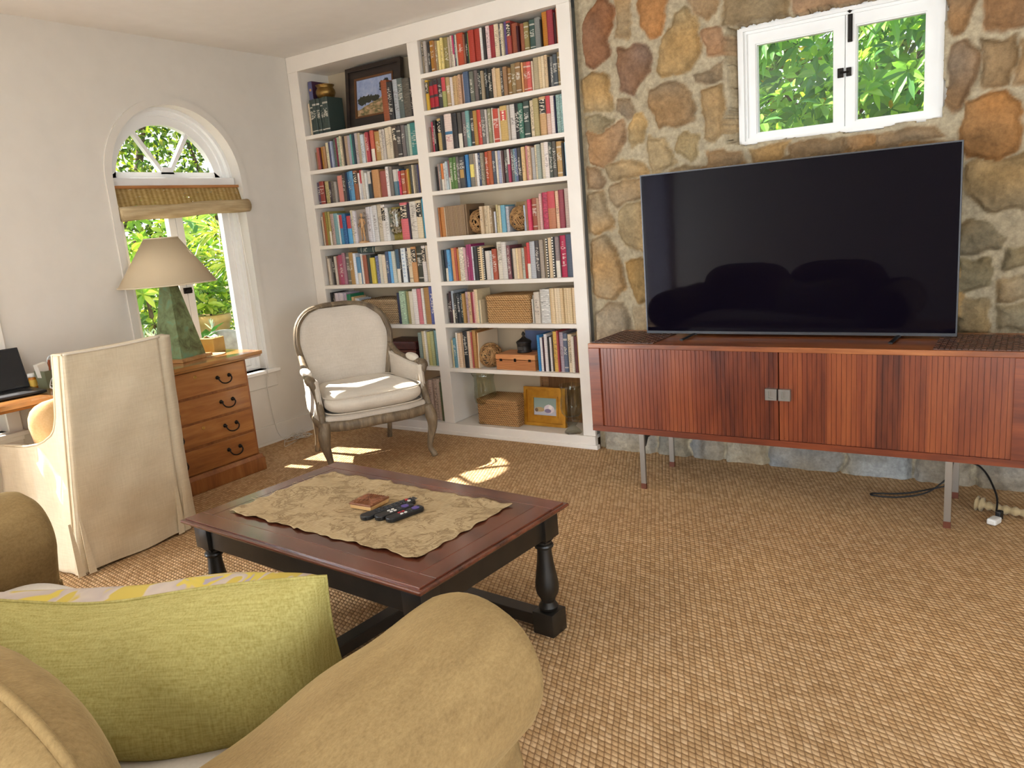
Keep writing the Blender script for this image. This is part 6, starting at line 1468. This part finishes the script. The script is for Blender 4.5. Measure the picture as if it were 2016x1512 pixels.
def yuf(Lv):
    for (cx, cy, cz, n) in ((0, 0, 1.42, 120), (.12, .2, 1.05, 80), (-.05, -.12, 1.72, 60)):
        for _ in range(n):
            a = LR.uniform(0, 6.28); e = LR.uniform(-.2, 1.2); d = np.array([math.cos(a) * math.cos(e), math.sin(a) * math.cos(e), math.sin(e)])
            Lv.leaf(np.array([cx, cy, cz]) + LR.normal(size=3) * .02, d, rnd3(), LR.uniform(.3, .5), .018, tuple(np.array(C3('#A8B84E', '#7E9E3E', '#C8BE6A', '#8EAA46')[LR.integers(4)]) * LR.uniform(.8, 1.2)), .55)
tree('dragon_tree', 'spiky plant with thin arching yellow green leaves outside on the jamb side', 'plant', (-1.55, .50, -.13), [[(0, 0, 0), (.02, .02, .8), (0, 0, 1.42)], [(.02, .02, .6), (.12, .2, 1.05)], [(0, 0, 1.3), (-.05, -.12, 1.72)]], [.03, .025, .02], yuf, leafname='blades')
def blockf(Lv):
    for _ in range(1500):
        p = np.array([LR.normal() * .16, LR.uniform(-.62, .42), LR.uniform(.3, 3.3)])
        for k in range(4): Lv.leaf(p + LR.normal(size=3) * .05, rnd3(), rnd3(), .085, .045, tuple(np.array(SM[LR.integers(len(SM))]) * LR.uniform(.7, 1.2)), .2)
tree('sun_block_shrub', 'tall leafy shrub close outside the window beside the desk', 'shrub', (-.85, -3.35, -.13), [[(0, 0, 0), (0, 0, 1.6), (.05, .1, 3.0)], [(0, 0, .4), (0, -.4, 1.4), (0, -.4, 2.8)]], [.04, .03], blockf)  # unseen shrub, added to keep direct sun off the chair's side
t = thing('garden_pot', 'cream terracotta garden pot with a rolled rim outside the window', 'pot', (-2.0, .44, .16))
bm = B(); lathe(bm, [(.001, 0), (.10, 0), (.105, .03), (.115, .2), (.15, .42), (.16, .56), (.175, .58), (.185, .61), (.18, .65), (.16, .66), (.145, .64), (.001, .6)], 36); obj('body', bm, plain('cream_terracotta', '#D0B078', .8, c2='#C09C60', nscale=8), t, True)
def potf(Lv):
    for _ in range(130):
        p = np.array([LR.normal() * .12, LR.normal() * .13, LR.uniform(.0, .36)]); whorl(Lv, p, np.array([.3 + LR.normal() * .3, LR.normal() * .4, .9]), 6, .07, .03, C3('#8AB03E', '#A8C44E', '#6E9A38'), .8, .1)
    for _ in range(16):
        a = LR.uniform(-1.2, 1.9); Lv.leaf(np.array([0, 0, .02]), np.array([math.cos(a) * .3 + .2, math.sin(a), .7]), np.array([0, 0, 1.]), .34, .04, tuple(np.array(lin('#B4CC5A')[:3]) * LR.uniform(.8, 1.2)), .5)
tree('potted_shrub', 'small lime green shrub growing in the cream garden pot', 'plant', (-2.0, .44, .80), [[(0, 0, -.05), (0, 0, .25)]], [.012], potf)
t = thing('garden_boulder', 'pale rough boulder edging the bed outside the window', 'boulder', (-1.45, .22, -.13))
bm = B(); bmesh.ops.create_icosphere(bm, subdivisions=4, radius=1.0)
for v_ in bm.verts:
    n_ = math.sin(v_.co.x * 5 + 1) * .06 + math.sin(v_.co.y * 7 + v_.co.z * 4) * .05 + math.sin(v_.co.z * 11 + v_.co.x * 9) * .03; v_.co = v_.co * (1 + n_)
    v_.co = Vector((v_.co.x * .3, v_.co.y * .42, .42 + v_.co.z * .42))
obj('stone', bm, plain('grey_boulder', '#A09A8C', .9, c2='#7E766A', nscale=9, bstr=.5, bscale=18), t, True)
o = obj('garden_hose', (lambda bm: (tube(bm, spline([(-1.12, .05, .5), (-1.1, .10, .66), (-1.13, .16, .80), (-1.25, .25, .86), (-1.4, .4, .84), (-1.45, .7, .8)], 8), .013, 8), bm)[1])(B()), plain('green_rubber', '#3FAE7A', .5), None, True); setp(o, 'green rubber garden hose draped over the boulder outside', 'hose')
def rockf(Lv):
    for _ in range(60):
        a = LR.uniform(0, 6.28); Lv.leaf(np.array([LR.normal() * .2, LR.normal() * .25, LR.uniform(0, .1)]), np.array([math.cos(a), math.sin(a), .5]), np.array([0, 0, 1.]), .22, .05, tuple(np.array(lin('#7EAA44')[:3]) * LR.uniform(.7, 1.2)), .4)
tree('ground_fern', 'low fern tuft on the bed behind the boulder outside', 'fern', (-1.9, .95, .55), [[(0, 0, -.68), (0, 0, .05)]], [.02], rockf, leafname='fronds')

# ------------------------------------------------------------------ daylight
SUND = Vector((.99, .165, -1.0)).normalized()
sl = bpy.data.lights.new('sun', 'SUN'); sl.energy = 17; sl.angle = math.radians(.6); sl.color = (1, .94, .84)
so_ = bpy.data.objects.new('sun', sl); COL.objects.link(so_); so_.rotation_euler = SUND.to_track_quat('-Z', 'Y').to_euler()
wd = bpy.data.worlds.new('sky'); SC.world = wd; wd.use_nodes = True; nt = wd.node_tree
bg = nt.nodes['Background']
tc = nd(nt, 'ShaderNodeTexCoord'); sp = nd(nt, 'ShaderNodeSeparateXYZ'); ln(nt, tc.outputs['Generated'], sp.inputs[0])
ln(nt, ramp(nt, mth(nt, 'ADD', mth(nt, 'MULTIPLY', sp.outputs[2], .5), .5), [(.45, (.35, .36, .3, 1)), (.5, (.95, .96, .98, 1)), (.62, (.72, .84, 1, 1)), (1, (.42, .62, 1, 1))]), bg.inputs['Color']); bg.inputs['Strength'].default_value = 1.6
def window_light(name, loc, rot, sx, sy, power, col=(.84, .92, 1.0), portal=False):
    l = bpy.data.lights.new(name, 'AREA'); l.shape = 'RECTANGLE'; l.size = sx; l.size_y = sy; l.energy = power; l.color = col
    try: l.cycles.is_portal = portal
    except Exception: pass
    o = bpy.data.objects.new(name, l); COL.objects.link(o); o.location = loc; o.rotation_euler = rot; return o
# area lamps standing in for daylight behind the camera (outside of each pane, facing in)
window_light('daylight_window_4', (-.24, -5.2, 1.1), (0, -PI / 2 - .25, 0), 2.05, 1.45, P4)
window_light('fill_light_window_5', (5.7, YF - .2, 1.1), (PI / 2, 0, 0), 2.35, 2.05, P5)  # fill lamp at the added front window, brightens the floor
window_light('daylight_window_7', (.52, YF - .2, 1.1), (PI / 2, 0, 0), .27, 1.95, 12)
window_light('fill_light_window_6', (XR + .2, -4.2, 1.4), (0, PI / 2, 0), 1.5, 1.95, P6)  # fill lamp at the added right wall window
window_light('portal_window_1', (-.23, WY, 1.45), (0, -PI / 2, 0), 1.85, .94, 1, portal=True)
window_light('portal_window_3', (-.23, -2.8, 1.12), (0, -PI / 2, 0), 1.15, .93, 1, portal=True)
window_light('portal_window_2', (3.8, .26, 2.05), (-PI / 2, 0, 0), .95, .6, 1, portal=True)

# ------------------------------------------------------------------ output look
vs = SC.view_settings; vs.view_transform = 'Standard'; vs.look = 'None'; vs.exposure = EXPO; vs.gamma = 1.0
try: vs.use_curve_mapping = False
except Exception: pass
cy = SC.cycles
cy.use_denoising = True
try: cy.denoiser = 'OPENIMAGEDENOISE'
except Exception: pass
cy.max_bounces = 10; cy.diffuse_bounces = 5; cy.glossy_bounces = 4; cy.transmission_bounces = 8; cy.transparent_max_bounces = 12
cy.caustics_reflective = False; cy.caustics_refractive = False; cy.sample_clamp_indirect = 8
